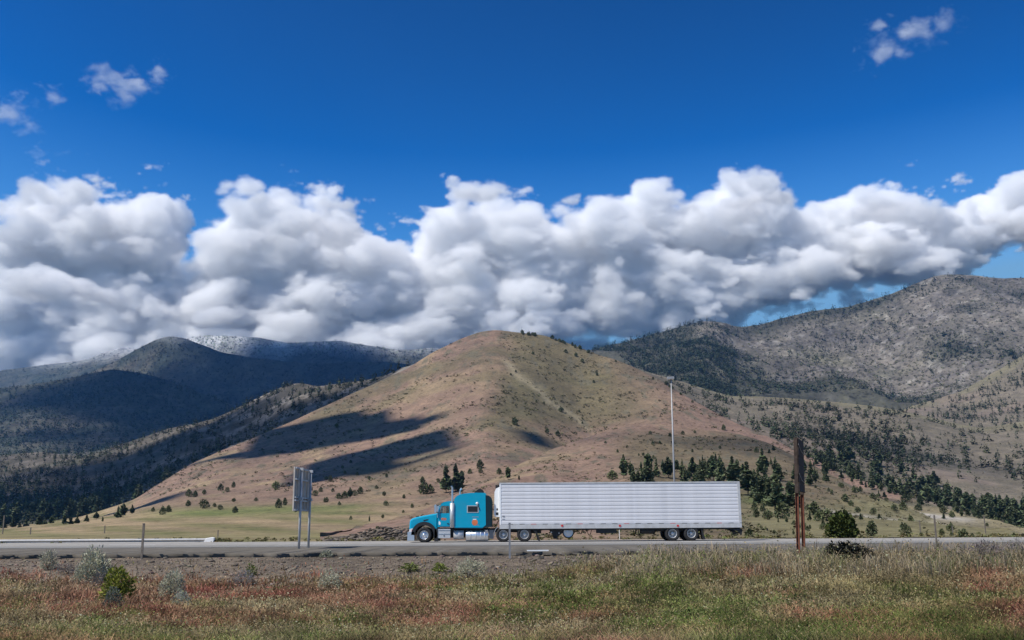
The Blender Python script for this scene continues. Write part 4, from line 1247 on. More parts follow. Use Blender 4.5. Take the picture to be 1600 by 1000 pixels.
shrub(74, 890, 27, 28, SAGE, 'small round grey sagebrush at far left just below the road edge', 'shrub', 'sagebrush', 1260, 0.108, seed=2)
shrub(146, 912, 44, 52, (.42, .41, .29), 'largest pale sage-green shrub, a tall dome below the road on the left', 'shrub', 'sagebrush', 2700, 0.086, seed=3)
shrub(126, 914, 26, 32, (.39, .38, .275), 'lower pale sage shrub pressed against the left of the largest one', 'shrub', 'sagebrush', 1620, 0.094, seed=4)
shrub(105, 897, 32, 17, (.17, .155, .145), 'low dead grey-brown brush left of the largest sage shrub', 'shrub', 'dead_brush', 500, .2, .05, seed=5)
shrub(152, 922, 26, 28, (.16, .145, .135), 'dead grey twiggy brush below the largest sage shrub', 'shrub', 'dead_brush', 500, .2, .05, seed=6)
shrub(182, 940, 50, 50, (.17, .185, .035), 'yellow-green leafy bush right of the largest sage shrub', 'bush', 'green_bush', 1400, .12, .18, seed=7)
shrub(175, 955, 28, 34, (.13, .14, .115), 'small dark grey-green sage below the yellow-green bush', 'shrub', 'sagebrush', 1080, 0.108, seed=8)
shrub(269, 937, 40, 44, (.36, .35, .26), 'feathery grey sagebrush standing on the bare gravel, upper of the pair', 'shrub', 'sagebrush', 2340, 0.101, .10, seed=9)
shrub(283, 952, 28, 26, (.32, .34, .28), 'small grey sagebrush at the foot of the feathery one', 'shrub', 'sagebrush', 1440, 0.108, .10, seed=10)
shrub(380, 916, 36, 24, (.21, .20, .20), 'silvery bare-twigged brush on the gravel between the sagebrush pair and the road sign', 'shrub', 'dead_brush', 500, .22, .04, seed=11)
shrub(392, 900, 16, 18, (.12, .155, .04), 'small fresh green weed above the silvery twigs', 'weed', 'green_weed', 250, .22, seed=12)
shrub(517, 923, 36, 27, (.38, .37, .27), 'rounded pale sagebrush in the red grass below the road sign', 'shrub', 'sagebrush', 1980, 0.101, .12, seed=13)
shrub(511, 859.5, 20, 10, (.28, .29, .22), 'tiny sage tuft on the road edge right of the sign posts', 'shrub', 'sagebrush', 450, 0.180, seed=14)
shrub(733, 903, 46, 28, (.39, .38, .275), 'broad pale sagebrush below the fuel tank of the truck', 'shrub', 'sagebrush', 2520, 0.094, .10, seed=15)
shrub(687, 893, 24, 12, (.16, .19, .045), 'low yellow-green weed left of the broad sagebrush', 'weed', 'green_weed', 250, .25, seed=16)
shrub(640, 893, 30, 12, (.14, .165, .05), 'low green weed patch on the gravel below the truck bumper', 'weed', 'green_weed', 250, .25, seed=17)
shrub(1000, 892, 26, 16, (.14, .17, .05), 'fresh green weed on the gravel below the middle of the trailer', 'weed', 'green_weed', 300, .22, seed=18)
shrub(1322, 884, 72, 36, (.013, .014, .010), 'black low clump in the tall grass directly below the bright green juniper', 'shrub', 'dark_clump', 1500, .16, .16, seed=19, dome=.6)  # near-black sprays standing in for the dark mass below the juniper
shrub(1540, 884, 70, 36, (.19, .16, .155), 'mauve-grey dry brush on the brow at the right edge, left clump', 'shrub', 'dead_brush', 900, .2, .035, seed=20)
shrub(1592, 880, 60, 34, (.18, .16, .15), 'mauve-grey dry brush on the brow at the right edge, right clump', 'shrub', 'dead_brush', 900, .2, .035, seed=21)
shrub(1545, 890, 26, 18, (.13, .16, .05), 'green weed in front of the mauve-grey dry brush', 'weed', 'green_weed', 300, .22, seed=22)
for i, (x, y, wq, hq, where) in enumerate([(1080,975,60,20,'low in the picture, below the trailer wheels'),(1180,960,50,18,'left of and below the weathered sign'),(768,968,50,18,'below the broad pale sagebrush'),(1240,930,40,16,'just below the posts of the weathered sign'),(560,975,44,16,'at the lower edge, below the rounded sagebrush'),(1390,960,50,18,'below the bright green juniper'),(140,978,40,16,'in the lower left corner, below the yellow-green bush'),(690,930,40,15,'in the red grass below the truck'),(960,990,50,18,'at the lower edge, below the middle of the trailer')]):
    shrub(x, y, wq, hq, (.115, .145, .045), 'leafy green patch in the grass ' + where, 'weed', 'green_weed', 350, .2, .14, seed=30 + i)['group'] = 'green patches in the foreground grass'
# the bright green juniper across the road
P = Vector((0, 0, 0)); p = pix(1318, 846.2, 78.)
t = thing('juniper_tree', 'bright green bushy juniper beside the road right of the rusty posts', 'tree', (p.x, 78., -.12))
Vs_ = []; Cs_ = []
for k_, (ox, oy, oz, sc_) in enumerate([(0, 0, .05, .95), (-.26, .05, .0, .68), (.27, .02, .0, .66), (.05, -.2, -.02, .72), (-.1, .2, .02, .8), (.16, .1, .2, .62), (-.16, -.06, .22, .6)]):
    V, Fc, C = juniper(77 + k_, 750, rx=.36, tone=(.052, .068, .018), size=.14, cone=.15)
    Vs_.append(V * sc_ + [ox, oy, oz]); Cs_.append(C * random.uniform(.8, 1.25))
V, C = np.concatenate(Vs_), np.concatenate(Cs_); Fc = np.arange(len(V)).reshape(-1, 4)
mesh_obj('crown', np_mesh('crown', V, Fc, M['leaf'], C), t)
trunk_mb(.04, .6, .02, 4, 5).build('trunk', M['bark'], t)
hh = 41 * 78 / 1590; t.scale = (hh * 1.1, hh * 1.1, hh)
# low plants and stones on the verge behind the road
n = 900
X = rng.uniform(-45, 50, n); Y = 75 + 25 * rng.random(n) ** 1.5
okv = rng.random(n) < np.clip(.5 + fbm(X / 6, Y / 3, 3) * 2, .05, 1)
X, Y = X[okv], Y[okv]
scatter_stuff('roadside_weeds', np.stack([X, Y, np.full(len(X), -.2)], 1), rng.uniform(.08, .34, len(X)), rng.uniform(1., 2.6, len(X)), tmpl(juniper, 40, 5, rx=.6, size=.32), tones(len(X), (1.3, 1.05, .85), .5), None)
# rocky bank at the foot of the knoll, left of the truck
n = 800
x = rng.uniform(505, 660, n); D = rng.uniform(90, 108, n)
q0 = pixs(x, np.full(n, 840.), D)
zb = -.25 + sstep(510, 600, x) * rng.uniform(.0, 1.2, n) * sstep(88, 104, D)
hh = rng.uniform(.1, .42, n) * np.where(rng.random(n) < .15, 1.8, .9)
scatter_stuff('bank_rocks', np.stack([q0[:, 0], D, zb], 1), hh, rng.uniform(1., 2., n), ICO, np.array([.135, .112, .09]) * rng.uniform(.5, 1.5, (n, 1)), None, 'rock')
print('fore', round(time.time() - T0, 1))

# ------------------------------------------------------------------ truck and trailer
TY = 67.0                                   # distance of their near side
def q(x, y): p = pix(x, y, TY); return (p.x, p.z)
def qx(x, y=830): return pix(x, y, TY).x
def qz(y, x=800): return pix(x, y, TY).z
def qq(*pts): return [q(*p) for p in pts]
KP = qx(801) - qx(800)                      # metres per pixel there
Yn, Yf = TY, TY + 2.5
def arc(cx, cz, r, a0, a1, n=10): return [(cx + r * math.cos(math.radians(a0 + (a1 - a0) * i / n)), cz + r * math.sin(math.radians(a0 + (a1 - a0) * i / n))) for i in range(n + 1)]

# wheels: tyre and rim turned about the axle
def wheel_meshes(r, width, front):
    ty = MB()
    w2 = width / 2
    ty.lathe_y([(r * .60, -w2 * .8), (r * .66, -w2), (r * .90, -w2 * 1.0), (r * .97, -w2 * .86), (r, -w2 * .6), (r, -w2 * .25), (r * .985, -w2 * .2), (r, -w2 * .15), (r, w2 * .15), (r, w2 * .6), (r * .97, w2 * .86), (r * .9, w2), (r * .6, w2 * .8)], (0, 0, 0), 36)
    rm = MB()
    if front:
        prof = [(r * .60, -w2 * .8), (r * .57, -w2 * .95), (r * .54, -w2 * .7), (r * .50, -w2 * .35), (r * .36, -w2 * .30), (r * .30, -w2 * .45), (r * .22, -w2 * .5), (r * .19, -w2 * .95), (r * .12, -w2 * 1.08), (0, -w2 * 1.1)]
    else:
        prof = [(r * .60, -w2 * .85), (r * .57, -w2 * .98), (r * .54, -w2 * .8), (r * .50, -w2 * .1), (r * .36, w2 * .1), (r * .30, w2 * .05), (r * .24, w2 * .05), (r * .21, -w2 * .55), (r * .14, -w2 * .65), (0, -w2 * .66)]
    rm.lathe_y(prof, (0, 0, 0), 36)
    ho = MB()
    for k in range(10):
        a = k * math.pi / 5
        ho.lathe_y([(r * .045, -w2 * (.40 if front else -.06)), (0, -w2 * (.41 if front else -.05))], (r * .43 * math.cos(a), 0, r * .43 * math.sin(a)), 8)
    for k in range(10):
        a = k * math.pi / 5 + .3
        ho.lathe_y([(r * .022, -w2 * (.5 if front else .0)), (0, -w2 * (.55 if front else .05))], (r * .265 * math.cos(a), 0, r * .265 * math.sin(a)), 6)
    return ty.mesh('tyre', M['rubber']), rm.mesh('rim', M['chrome' if front else 'alu']), ho.mesh('hub_bolts', M['black'])
WF = wheel_meshes(.49, .30, True); WR = wheel_meshes(.49, .62, False)
def wheel(parent, x, y, ms, far=False):
    e = bpy.data.objects.new('wheel', None); e.empty_display_size = .2; link(e, parent)
    e.location = (x, y, .49)
    if far: e.rotation_euler.z = math.pi
    for n_, me in zip(('tyre', 'rim', 'hub_bolts'), ms): mesh_obj(n_, me, e)
    return e

TR = thing('semi_truck', 'teal blue long-nosed semi truck tractor with tall sleeper heading left', 'truck', (0, 0, 0))
ax = qx(662.6)
# frame rails and drive axles
m = MB()
m.box((qx(668), Yn + .75, .62), (qx(845), Yn + .85, .90)); m.box((qx(668), Yf - .85, .62), (qx(845), Yf - .75, .90))
m.box((qx(656), Yn + .3, .42), (qx(670), Yf - .3, .56))
for x in (786.5, 819.3): m.box((qx(x) - .12, Yn + .3, .38), (qx(x) + .12, Yf - .3, .60))
m.build('frame', M['black'], TR)
m = MB(); m.box((qx(684), Yn + .55, .30), (qx(762), Yf - .55, .95)); m.build('underbody', M['black'], TR)
m = MB(); m.prism([(qx(790), .93), (qx(826), .93), (qx(823), 1.02), (qx(793), 1.02)], Yn + .5, Yf - .5); m.build('fifth_wheel', M['black'], TR)
# hood with its wheel arch
hz_ = lambda y, x=660: q(x, y)[1]
top = qq((683.5, 801.8), (676, 803.0), (665, 805.0), (655, 807.0), (648, 808.6), (643.5, 810.2), (640.5, 812.5), (639.3, 817), (638.8, 826), (639.0, 831.5))
ar = arc(ax, .49, .73, 172, 8, 12)
prof_h = top + [(ar[0][0] - .02, qz(831.5))] + ar + [(qx(683.5), qz(835)), (qx(683.5), qz(823))]
MB().prism(prof_h, Yn + .22, Yf - .22, .10).build('hood', M['teal'], TR)
# bulge over each front wheel, black flare below it
for s, (a, b) in enumerate(((Yn + .02, Yn + .5), (Yf - .5, Yf - .02))):
    o_ = arc(ax, .49, .83, 178, -14, 16); i_ = arc(ax, .49, .66, -14, 178, 16)
    MB().prism(o_ + i_, a, b, .03).build('fender_flare', M['black'], TR)
    MB().prism(qq((679, 826), (684, 826), (684, 846), (678.5, 846)), a, b).build('splash_guard', M['black'], TR)
m = MB(); m.prism(qq((637.6, 831.8), (646.3, 831.8), (646.3, 844), (637.0, 844)), Yn + .02, Yf - .02, .05); m.build('bumper', M['chrome'], TR)
gr = MB(); gr.box((qx(638.7) - .02, Yn + .75, qz(831)), (qx(639.4), Yf - .75, qz(812.5))); g_ = gr.build('grille', M['chrome'], TR)
sl = MB()
for k in range(9): z = qz(830) + k * .085; sl.box((qx(638.7) - .045, Yn + .8, z), (qx(638.7) - .022, Yf - .8, z + .03))
sl.build('grille_bars', M['black'], g_)
for a, b in ((Yn + .16, Yn + .55), (Yf - .55, Yf - .16)):
    h_ = MB().prism(qq((639.2, 831.2), (639.4, 827.6), (643, 826.4), (648.6, 826.2), (648.4, 828.6), (645, 831.2)), a, b, .02).build('headlight', M['lens'], TR)
    MB().prism(qq((642.5, 830.4), (643, 828.0), (648, 827.0), (647.5, 829), (645.5, 830.4)), a - .012, a + .02).build('turn_signal', M['red'], h_)
m = MB(); m.prism(qq((660.5, 812.6), (669, 811.0), (667.5, 812.9), (661.5, 814.2)), Yn + .205, Yn + .26); m.build('air_intake', M['black'], TR)
# cab: sides with a window opening, roof, glass
cab_o = qq((684, 823.5), (684, 801.9), (686.6, 792), (689.5, 787.0), (693, 784.6), (698, 783.2), (711, 782.8), (711, 823.5))
def cab_side(y0, y1):
    m = MB()
    m.prism(qq((683.6, 823.5), (683.6, 802.0), (711, 802.0), (711, 823.5)), y0, y1)
    m.prism(qq((683.8, 802.0), (686.7, 791.6), (689.3, 787.2), (690.6, 788.2), (688.2, 793), (686.6, 802.0)), y0, y1)
    m.prism(qq((689.3, 787.2), (693, 784.8), (698, 783.3), (711, 782.9), (711, 790.4), (689.6, 790.4), (690.6, 788.2)), y0, y1)
    m.prism(qq((702.2, 802.0), (702.2, 790.4), (711, 790.4), (711, 802.0)), y0, y1)
    return m
cs = cab_side(Yn + .10, Yn + .16); cs2 = cab_side(Yf - .16, Yf - .10)
cs.v, n0 = cs.v + cs2.v, len(cs.v); cs.f += [[i + n0 for i in f] for f in cs2.f]; cs.sm += cs2.sm
r_ = qq((686.8, 791.2), (689.3, 787.2), (693, 784.7), (698, 783.2), (711, 782.8), (711, 784.2), (698, 784.6), (693.5, 786), (690.2, 788.4), (688, 791.6))
cs.prism(r_, Yn + .16, Yf - .16); cs.prism(qq((683.6, 803.4), (684, 801.9), (690, 801.9), (690, 803.4)), Yn + .16, Yf - .16)
cs.build('cab', M['teal'], TR)
MB().prism(qq((684.2, 801.9), (687.2, 790.9), (687.9, 791.2), (685.0, 802)), Yn + .17, Yf - .17).build('windshield', M['glass'], TR)
MB().prism(qq((689.5, 788.3), (693, 786.2), (700, 785), (699.5, 783.6), (692.5, 784.4), (688.2, 787.2)), Yn + .25, Yn + .3).build('sun_visor', M['dark_teal'], TR)
m = MB(); m.box((qx(692), Yn + .35, qz(823)), (qx(697), Yn + .95, qz(806))); m.box((qx(696), Yn + .35, qz(812)), (qx(699.5), Yn + .95, qz(791))); m.box((qx(696), Yf - .95, qz(812)), (qx(699.5), Yf - .35, qz(791)))
m.build('seat', M['black'], TR)
m = MB(); m.tube([(qx(689.3) + .06 * math.cos(t_), Yn + .6 + .22 * math.cos(t_), qz(800) + .22 * math.sin(t_)) for t_ in np.linspace(0, 6.283, 17)], .018, 6); m.build('steering_wheel', M['black'], TR)
d_ = MB().prism(qq((686.4, 822), (686.4, 802.6), (702.6, 802.6), (702.6, 822)), Yn + .065, Yn + .098, .012).build('door', M['teal'], TR)
MB().prism(qq((687.0, 802.0), (688.8, 792.8), (690.4, 790.6), (702.0, 790.6), (702.0, 802.0)), Yn + .115, Yn + .13).build('side_window', M['glass'], d_)
MB().prism(qq((694.6, 802.0), (694.6, 790.6), (695.3, 790.6), (695.3, 802.0)), Yn + .10, Yn + .114).build('window_divider', M['black'], d_)
MB().box((qx(698.4), Yn + .03, qz(818.2)), (qx(701.2), Yn + .062, qz(817.0))).build('door_handle', M['black'], d_)
sg = MB()
for (x0, y0, x1, y1) in ((689.2, 811.2, 690.6, 808.9), (690.9, 811.4, 692.1, 808.3), (692.4, 811.2, 694.2, 808.8), (694.5, 811.5, 695.9, 808.6), (696.2, 811.3, 697.2, 809.2), (689.6, 812.3, 696.8, 811.8)):
    sg.box((qx(x0), Yn + .060, qz(y0)), (qx(x1), Yn + .0635, qz(y1)))
sg.build('door_lettering', M['orange'], d_)
dc = MB(); dc.prism(qq((685.2, 817.6), (685.4, 815), (687, 814.4), (688, 816.4), (688.3, 819.2), (687.4, 820.4), (685.6, 819.6)), Yn + .054, Yn + .0637); dc.build('white_decal', M['white'], d_)
for a, b in ((Yn - .12, Yn - .0), (Yf + .0, Yf + .12)):
    mr_ = MB().prism(qq((679.4, 801), (679.0, 790.5), (680.2, 788.6), (681.8, 789.5), (681.8, 800.4)), a, b, .02).build('mirror', M['chrome'], TR)
    yb = a + .06
    MB().tube([(qx(681), yb, qz(789.5)), (qx(685), Yn + .15 if a < TY else Yf - .15, qz(788.8))], .025, 6).tube([(qx(681), yb, qz(799)), (qx(685.5), Yn + .15 if a < TY else Yf - .15, qz(801))], .025, 6).build('mirror_arm', M['black'], mr_)
MB().box((qx(682.4), Yn + .12, qz(808)), (qx(683.8), Yn + .2, qz(802.5))).build('hood_mirror', M['chrome'], TR)
m = MB()
for k in range(5): yy = Yn + .45 + k * .4; m.prism(qq((695.5, 782.6), (699, 782.3), (699, 783.4), (695.5, 783.8)), yy, yy + .1)
m.build('cab_lights', M['orange'], TR)
# sleeper
sp = qq((711, 823.8), (711, 781.2), (712.4, 778.2), (715, 776), (719, 774.2), (725, 772.8), (733, 772.0), (744, 771.5), (757.4, 771.3), (757.6, 819.5), (752.5, 823.8))
S_ = MB().prism(sp, Yn + .04, Yf - .04, .07).build('sleeper', M['teal'], TR)
MB().prism(qq((711.2, 824.2), (752.6, 824.2), (752.6, 823.0), (711.2, 823.0)), Yn + .02, Yn + .07).build('side_trim', M['teal'], S_)
wf = MB().prism(qq((729.6, 801.0), (729.6, 790.0), (747.6, 790.0), (747.6, 801.0)), Yn + .02, Yn + .045, .008).build('sleeper_window', M['alu'], S_)
MB().prism(qq((731.0, 799.9), (731.0, 791.1), (746.3, 791.1), (746.3, 799.9)), Yn + .012, Yn + .022, .004).build('pane', M['dark_glass'], wf)
em = MB(); em.prism([(qx(741.8) + 4.6 * KP * math.cos(t_), qz(815.8) + 5.0 * KP * math.sin(t_)) for t_ in np.linspace(0, 6.2, 18)], Yn + .034, Yn + .0395); em.prism(qq((737.5, 808.0), (747.5, 808.0), (747.5, 807.6), (737.5, 807.6)), Yn + .034, Yn + .0395); em.prism(qq((745, 820.8), (748, 820.8), (748, 820.2), (745, 820.2)), Yn + .034, Yn + .0395); em.build('orange_emblem', M['orange'], S_)
MB().prism(qq((738.8, 812.2), (744.2, 812.2), (744.2, 810.9), (738.8, 810.9)), Yn + .030, Yn + .0335).build('emblem_banner', M['white'], S_)
MB().lathe_y([(.09, .01), (.09, -.04), (.05, -.05), (0, -.055)], (qx(745.3), Yn + .03, qz(786.2)), 12).build('side_lamp', M['lens'], S_)
MB().tube([(qx(746), Yn + .02, qz(788)), (qx(749.5), Yn + .02, qz(796))], .03, 6).build('grab_handle', M['dark_teal'], S_)
# side extenders behind the sleeper and the roof deflector
for a, b in ((Yn + .06, Yn + .16), (Yf - .16, Yf - .06)):
    MB().prism(qq((757.6, 822), (757.8, 774.5), (763, 774.8), (766.4, 777.5), (767.8, 783), (767.8, 823), (752.8, 824)), a, b, .03).build('side_fairing', M['dark_teal'], TR)
MB().prism(qq((757.6, 822), (757.6, 775), (759.5, 775), (759.5, 822)), Yn + .17, Yf - .17).build('sleeper_back', M['black'], TR)
MB().prism(qq((739.5, 771.6), (744, 768.6), (748, 765.6), (749.6, 765.2), (752.5, 766.2), (755, 771.4)), Yn + .5, Yf - .5, .08).build('roof_deflector', M['black'], TR)
# exhaust stacks with heat shields
for yy, x, yt in ((Yn + .06, 706.2, 759.5), (Yf - .06, 715.5, 763)):
    st = MB().tube([(qx(x), yy, qz(824)), (qx(x), yy, qz(yt + 6)), (qx(x), yy, qz(yt + 3)), (qx(x + .6), yy, qz(yt)), (qx(x + 2.6), yy, qz(yt - 2.4))] if yy > TY + 1 else [(qx(x), yy, qz(824)), (qx(x), yy, qz(yt + 5)), (qx(x - .3), yy, qz(yt + 2)), (qx(x - 1.4), yy, qz(yt - .8))], .062, 12, False).build('exhaust_stack', M['chrome'], TR)
    MB().tube([(qx(x), yy, qz(823)), (qx(x), yy, qz(785.5))], .145, 14).build('heat_shield', M['alu'], st)
    MB().tube([(qx(x), yy + .01, qz(797)), (qx(x), yy + .01, qz(796))], .152, 14).tube([(qx(x), yy + .01, qz(810)), (qx(x), yy + .01, qz(809))], .152, 14).build('clamp', M['chrome'], st)
# steps, battery box, fuel tank
bx = MB().prism(qq((684.6, 840.2), (684.6, 827.2), (702.8, 827.2), (702.8, 840.2)), Yn + .05, Yn + .65, .04).build('tool_box', M['alu'], TR)
MB().box((qx(693), Yn + .03, qz(837.5)), (qx(694.6), Yn + .055, qz(835.8))).build('latch', M['black'], bx)
MB().box((qx(685), Yn + .02, qz(827.6)), (qx(702.4), Yn + .06, qz(827.0))).box((qx(685), Yn + .02, qz(833.6)), (qx(702.4), Yn + .06, qz(833.0))).build('step', M['chrome'], bx)
m = MB().tube([(qx(708.4), Yn + .42, qz(835.3)), (qx(724.2), Yn + .42, qz(835.3))], .30, 18); m.build('battery_box', M['alu'], TR)
ft = MB().tube([(qx(727.2), Yn + .45, qz(836.6)), (qx(728.2), Yn + .45, qz(836.6)), (qx(762), Yn + .45, qz(836.6)), (qx(763.2), Yn + .45, qz(836.6))], [.31, .36, .36, .31], 22).build('fuel_tank', M['chrome'], TR)
for x in (735.4, 743.6, 751.0, 757.5): MB().tube([(qx(x) - .03, Yn + .45, qz(836.6)), (qx(x) + .03, Yn + .45, qz(836.6))], .372, 22).build('strap', M['alu'], ft)
MB().prism(qq((764, 842), (764, 828), (771, 828), (771, 842)), Yn + .5, Yn + .8).build('cross_step', M['grey'], TR)
MB().prism(qq((710, 826.6), (756, 826.6), (756, 824.4), (710, 824.4)), Yn + .25, Yn + .6).build('cab_mount', M['black'], TR)
wheel(TR, ax, Yn + .17, WF); wheel(TR, ax, Yf - .17, WF, True)
for x in (786.5, 819.3):
    wheel(TR, qx(x), Yn + .33, WR); wheel(TR, qx(x), Yf - .33, WR, True)
for s in (Yn + .04, Yf - .62):
    a_ = arc(qx(786.5), .49, .63, 186, 128, 8); b_ = arc(qx(786.5), .49, .60, 128, 186, 8)
    MB().prism(a_ + b_, s, s + .58).build('quarter_fender', M['alu'], TR)
    MB().prism(qq((833, 828.5), (838, 829.5), (844.5, 845), (841.5, 845), (838, 834)), s, s + .6).build('mud_flap', M['black'], TR)
m = MB().box((qx(826), Yn + .5, .55), (qx(846), Yf - .5, .98)); m.build('frame_end', M['black'], TR)

TL = thing('semi_trailer', 'long ribbed silver refrigerated trailer coupled behind the teal truck', 'trailer', (0, 0, 0))
zt, zb = qz(753.2, 970), qz(825.4, 970)
x0, x1 = qx(780.6), qx(1159.6)
# ribbed side: planks one over another, each a little bowed
np_ = 11
z0s, z1s = qz(818.6, 970), qz(756.4, 970)
dz_ = (z1s - z0s) / np_
pm = MB()
hh_ = dz_ - .020
V = []
secs = [(.0, 0.), (.010, .015), (.015, .05), (.015, hh_ - .05), (.010, hh_ - .015), (.0, hh_)]
xa, xb = x0 + .10, x1 - .17
for y_, z_ in secs: V += [(xa, Yn + .012 - y_, z_), (xb, Yn + .012 - y_, z_)]
pm.add(V, [(2 * i, 2 * i + 1, 2 * i + 3, 2 * i + 2) for i in range(len(secs) - 1)])
plank_me = pm.mesh('side_panel', M['trailer'])
for k in range(np_):
    o = mesh_obj('side_panel', plank_me, TL); o.location.z = z0s + k * dz_ + .010
MB().box((xa, Yn + .014, zb + .1), (xb, Yf, zt - .06)).build('box_body', M['trailer_rail'], TL)
m = MB().box((x0 + .05, Yn, zt - .06), (x1 - .05, Yf, zt - .005)); m.build('roof', M['trailer'], TL)
MB().box((x0, Yn - .02, zt - .10), (x1, Yn + .01, zt)).build('top_rail', M['trailer_rail'], TL)
MB().box((x0, Yn - .02, zb), (x1, Yn + .013, qz(818.8, 970))).build('bottom_rail', M['trailer_rail'], TL)
MB().box((x0, Yn - .018, zb + .01), (x0 + .10, Yf, zt - .101)).build('front_wall', M['white'], TL)
MB().box((x1 - .17, Yn - .024, zb), (x1, Yn + .1, zt - .101)).build('corner_post', M['trailer_rail'], TL)
rd = MB().box((x1 - .06, Yn + .1, zb), (x1 - .01, Yf, zt - .101)).build('rear_door', M['white'], TL)
MB().box((x0 + .3, Yn + .2, zb - .10), (x1 - .05, Yf - .2, zb - .001)).build('floor_frame', M['black'], TL)
stripes = MB(); reds = MB()
for k in range(21):
    xs_ = x0 + .55 + k * .765
    (reds if k % 4 == 2 else stripes).box((xs_, Yn - .024, qz(818.6, 970)), (xs_ + .34, Yn - .0201, qz(817.9, 970)))
stripes.build('rail_slots', M['black'], TL); reds.build('reflective_strips', M['red'], TL)
for x in (878.5, 968.8, 1059.5): MB().prism([(qx(x) + .08 * math.cos(t_), qz(821.5, x) + .07 * math.sin(t_)) for t_ in np.linspace(0, 6.0, 9)], Yn - .045, Yn - .0205).build('marker_light', M['red'], TL)
MB().box((qx(785), Yn - .02, qz(807.5)), (qx(788.5), Yn + .0, qz(805.8))).box((qx(784.6), Yn - .02, qz(811.4)), (qx(789), Yn + .0, qz(810.6))).build('small_placard', M['grey'], TL)
# refrigeration unit on the front wall
rf = MB().prism(qq((779.9, 806.2), (774.4, 806.0), (773.6, 802.5), (774.4, 769), (776.2, 764.4), (779.9, 762.2)), Yn + .25, Yf - .25, .08).build('refrigeration_unit', M['white'], TL)
MB().prism(qq((779.9, 762.0), (776.2, 764.2), (774.2, 768.6), (774.0, 757.6), (779.9, 757.6)), Yn + .3, Yf - .3).build('condenser_housing', M['black'], rf)
MB().prism(qq((774.6, 804.8), (774.6, 800.6), (778.6, 800.6), (778.6, 804.8)), Yn + .235, Yn + .26).prism(qq((775.8, 797.2), (775.8, 794.2), (777.8, 794.2), (777.8, 797.2)), Yn + .235, Yn + .26).build('vent', M['black'], rf)
MB().prism(qq((779.9, 808.6), (775.0, 807.6), (774.6, 806.3), (779.9, 806.3)), Yn + .3, Yf - .3).build('drip_tray', M['black'], rf)
m = MB()
for yy in (Yn + .9, Yn + 1.05, Yn + 1.6):
    m.tube([(qx(779.5), yy, qz(812)), (qx(775), yy, qz(820)), (qx(771), yy, qz(823.4)), (qx(767), yy, qz(822))], .022, 6)
m.build('air_hose', M['black'], TL)
# landing gear, spare wheel, hanging chains, boxes, tank
m = MB()
for yy in (Yn + .35, Yf - .5):
    m.prism(qq((858.5, 826.2), (883, 826.2), (880.5, 832), (874, 837.6), (866.5, 837.6), (861.5, 832)), yy, yy + .06)
m.build('landing_gear_bracket', M['black'], TL)
for yy in (Yn + .3, Yf - .42):
    lg = MB().box((qx(868.2), yy, qz(841)), (qx(871.4), yy + .13, qz(828))).build('landing_leg', M['black'], TL)
    MB().box((qx(867.2), yy - .06, qz(842.6)), (qx(872.6), yy + .19, qz(841))).build('foot', M['black'], lg)
    MB().box((qx(865.2), yy - .0, qz(841.2)), (qx(866.6), yy + .05, qz(836))).build('crank', M['black'], lg)
m = MB()
for x, y in ((861.8, 832.2), (873.8, 833.5), (877.5, 827.8)): m.lathe_y([(.055, 0), (.055, -.02), (0, -.021)], (qx(x), Yn + .34, qz(y)), 10)
m.build('bracket_bolts', M['alu'], TL)
sw = bpy.data.objects.new('spare_wheel', None); link(sw, TL); sw.location = (qx(888.3), Yn + .35, qz(832.6))
MB().lathe_y([(.30, .2), (.37, .17), (.38, .05), (.36, -.04), (.31, -.06)], (0, 0, 0), 28).build('tyre', M['rubber'], sw)
MB().lathe_y([(.315, -.05), (.30, -.035), (.22, -.045), (.12, -.07), (.05, -.075), (0, -.075)], (0, 0, 0), 28).build('rim', M['alu'], sw)
for k, (xa_, xb_, dp) in enumerate(((895, 905, 4.5), (905, 912, 8), (912, 918, 7), (918, 926, 10), (895, 900, 7))):
    MB().tube([(qx(xa_ + (xb_ - xa_) * t_), Yn + .6 + .1 * (k % 2), qz(826 + dp * 4 * t_ * (1 - t_) + (1.2 if 0 < t_ < 1 else 0))) for t_ in np.linspace(0, 1, 9)], .025, 5).build('hanging_hose', M['black'], TL)
MB().box((qx(932.6), Yn + .15, qz(834)), (qx(963.2), Yn + .75, qz(825.8))).build('storage_box', M['black'], TL)
MB().tube([(qx(1001), Yn + .5, qz(831)), (qx(1004), Yn + .5, qz(831)), (qx(1023), Yn + .5, qz(831)), (qx(1026), Yn + .5, qz(831))], [.10, .2, .2, .1], 14).build('air_tank', M['black'], TL)
MB().tube([(qx(996.8) + .1 * math.cos(t_), Yn + .5, qz(832) + .19 * math.sin(t_)) for t_ in np.linspace(0, 6.283, 13)], .03, 6).build('coiled_hose', M['black'], TL)
m = MB()
for yy in (Yn + .55, Yf - .7): m.box((qx(1026), yy, .62), (qx(1102), yy + .15, zb - .09))
for x in (1051.2, 1080.6): m.box((qx(x) - .12, Yn + .3, .38), (qx(x) + .12, Yf - .3, .62))
m.build('axle_frame', M['black'], TL)
for x in (1051.2, 1080.6):
    wheel(TL, qx(x), Yn + .33, WR); wheel(TL, qx(x), Yf - .33, WR, True)
for s in (Yn + .04, Yf - .62): MB().prism(qq((1095.5, 827), (1097.5, 827), (1102.5, 842.5), (1098.8, 843)), s, s + .58).build('mud_flap', M['black'], TL)
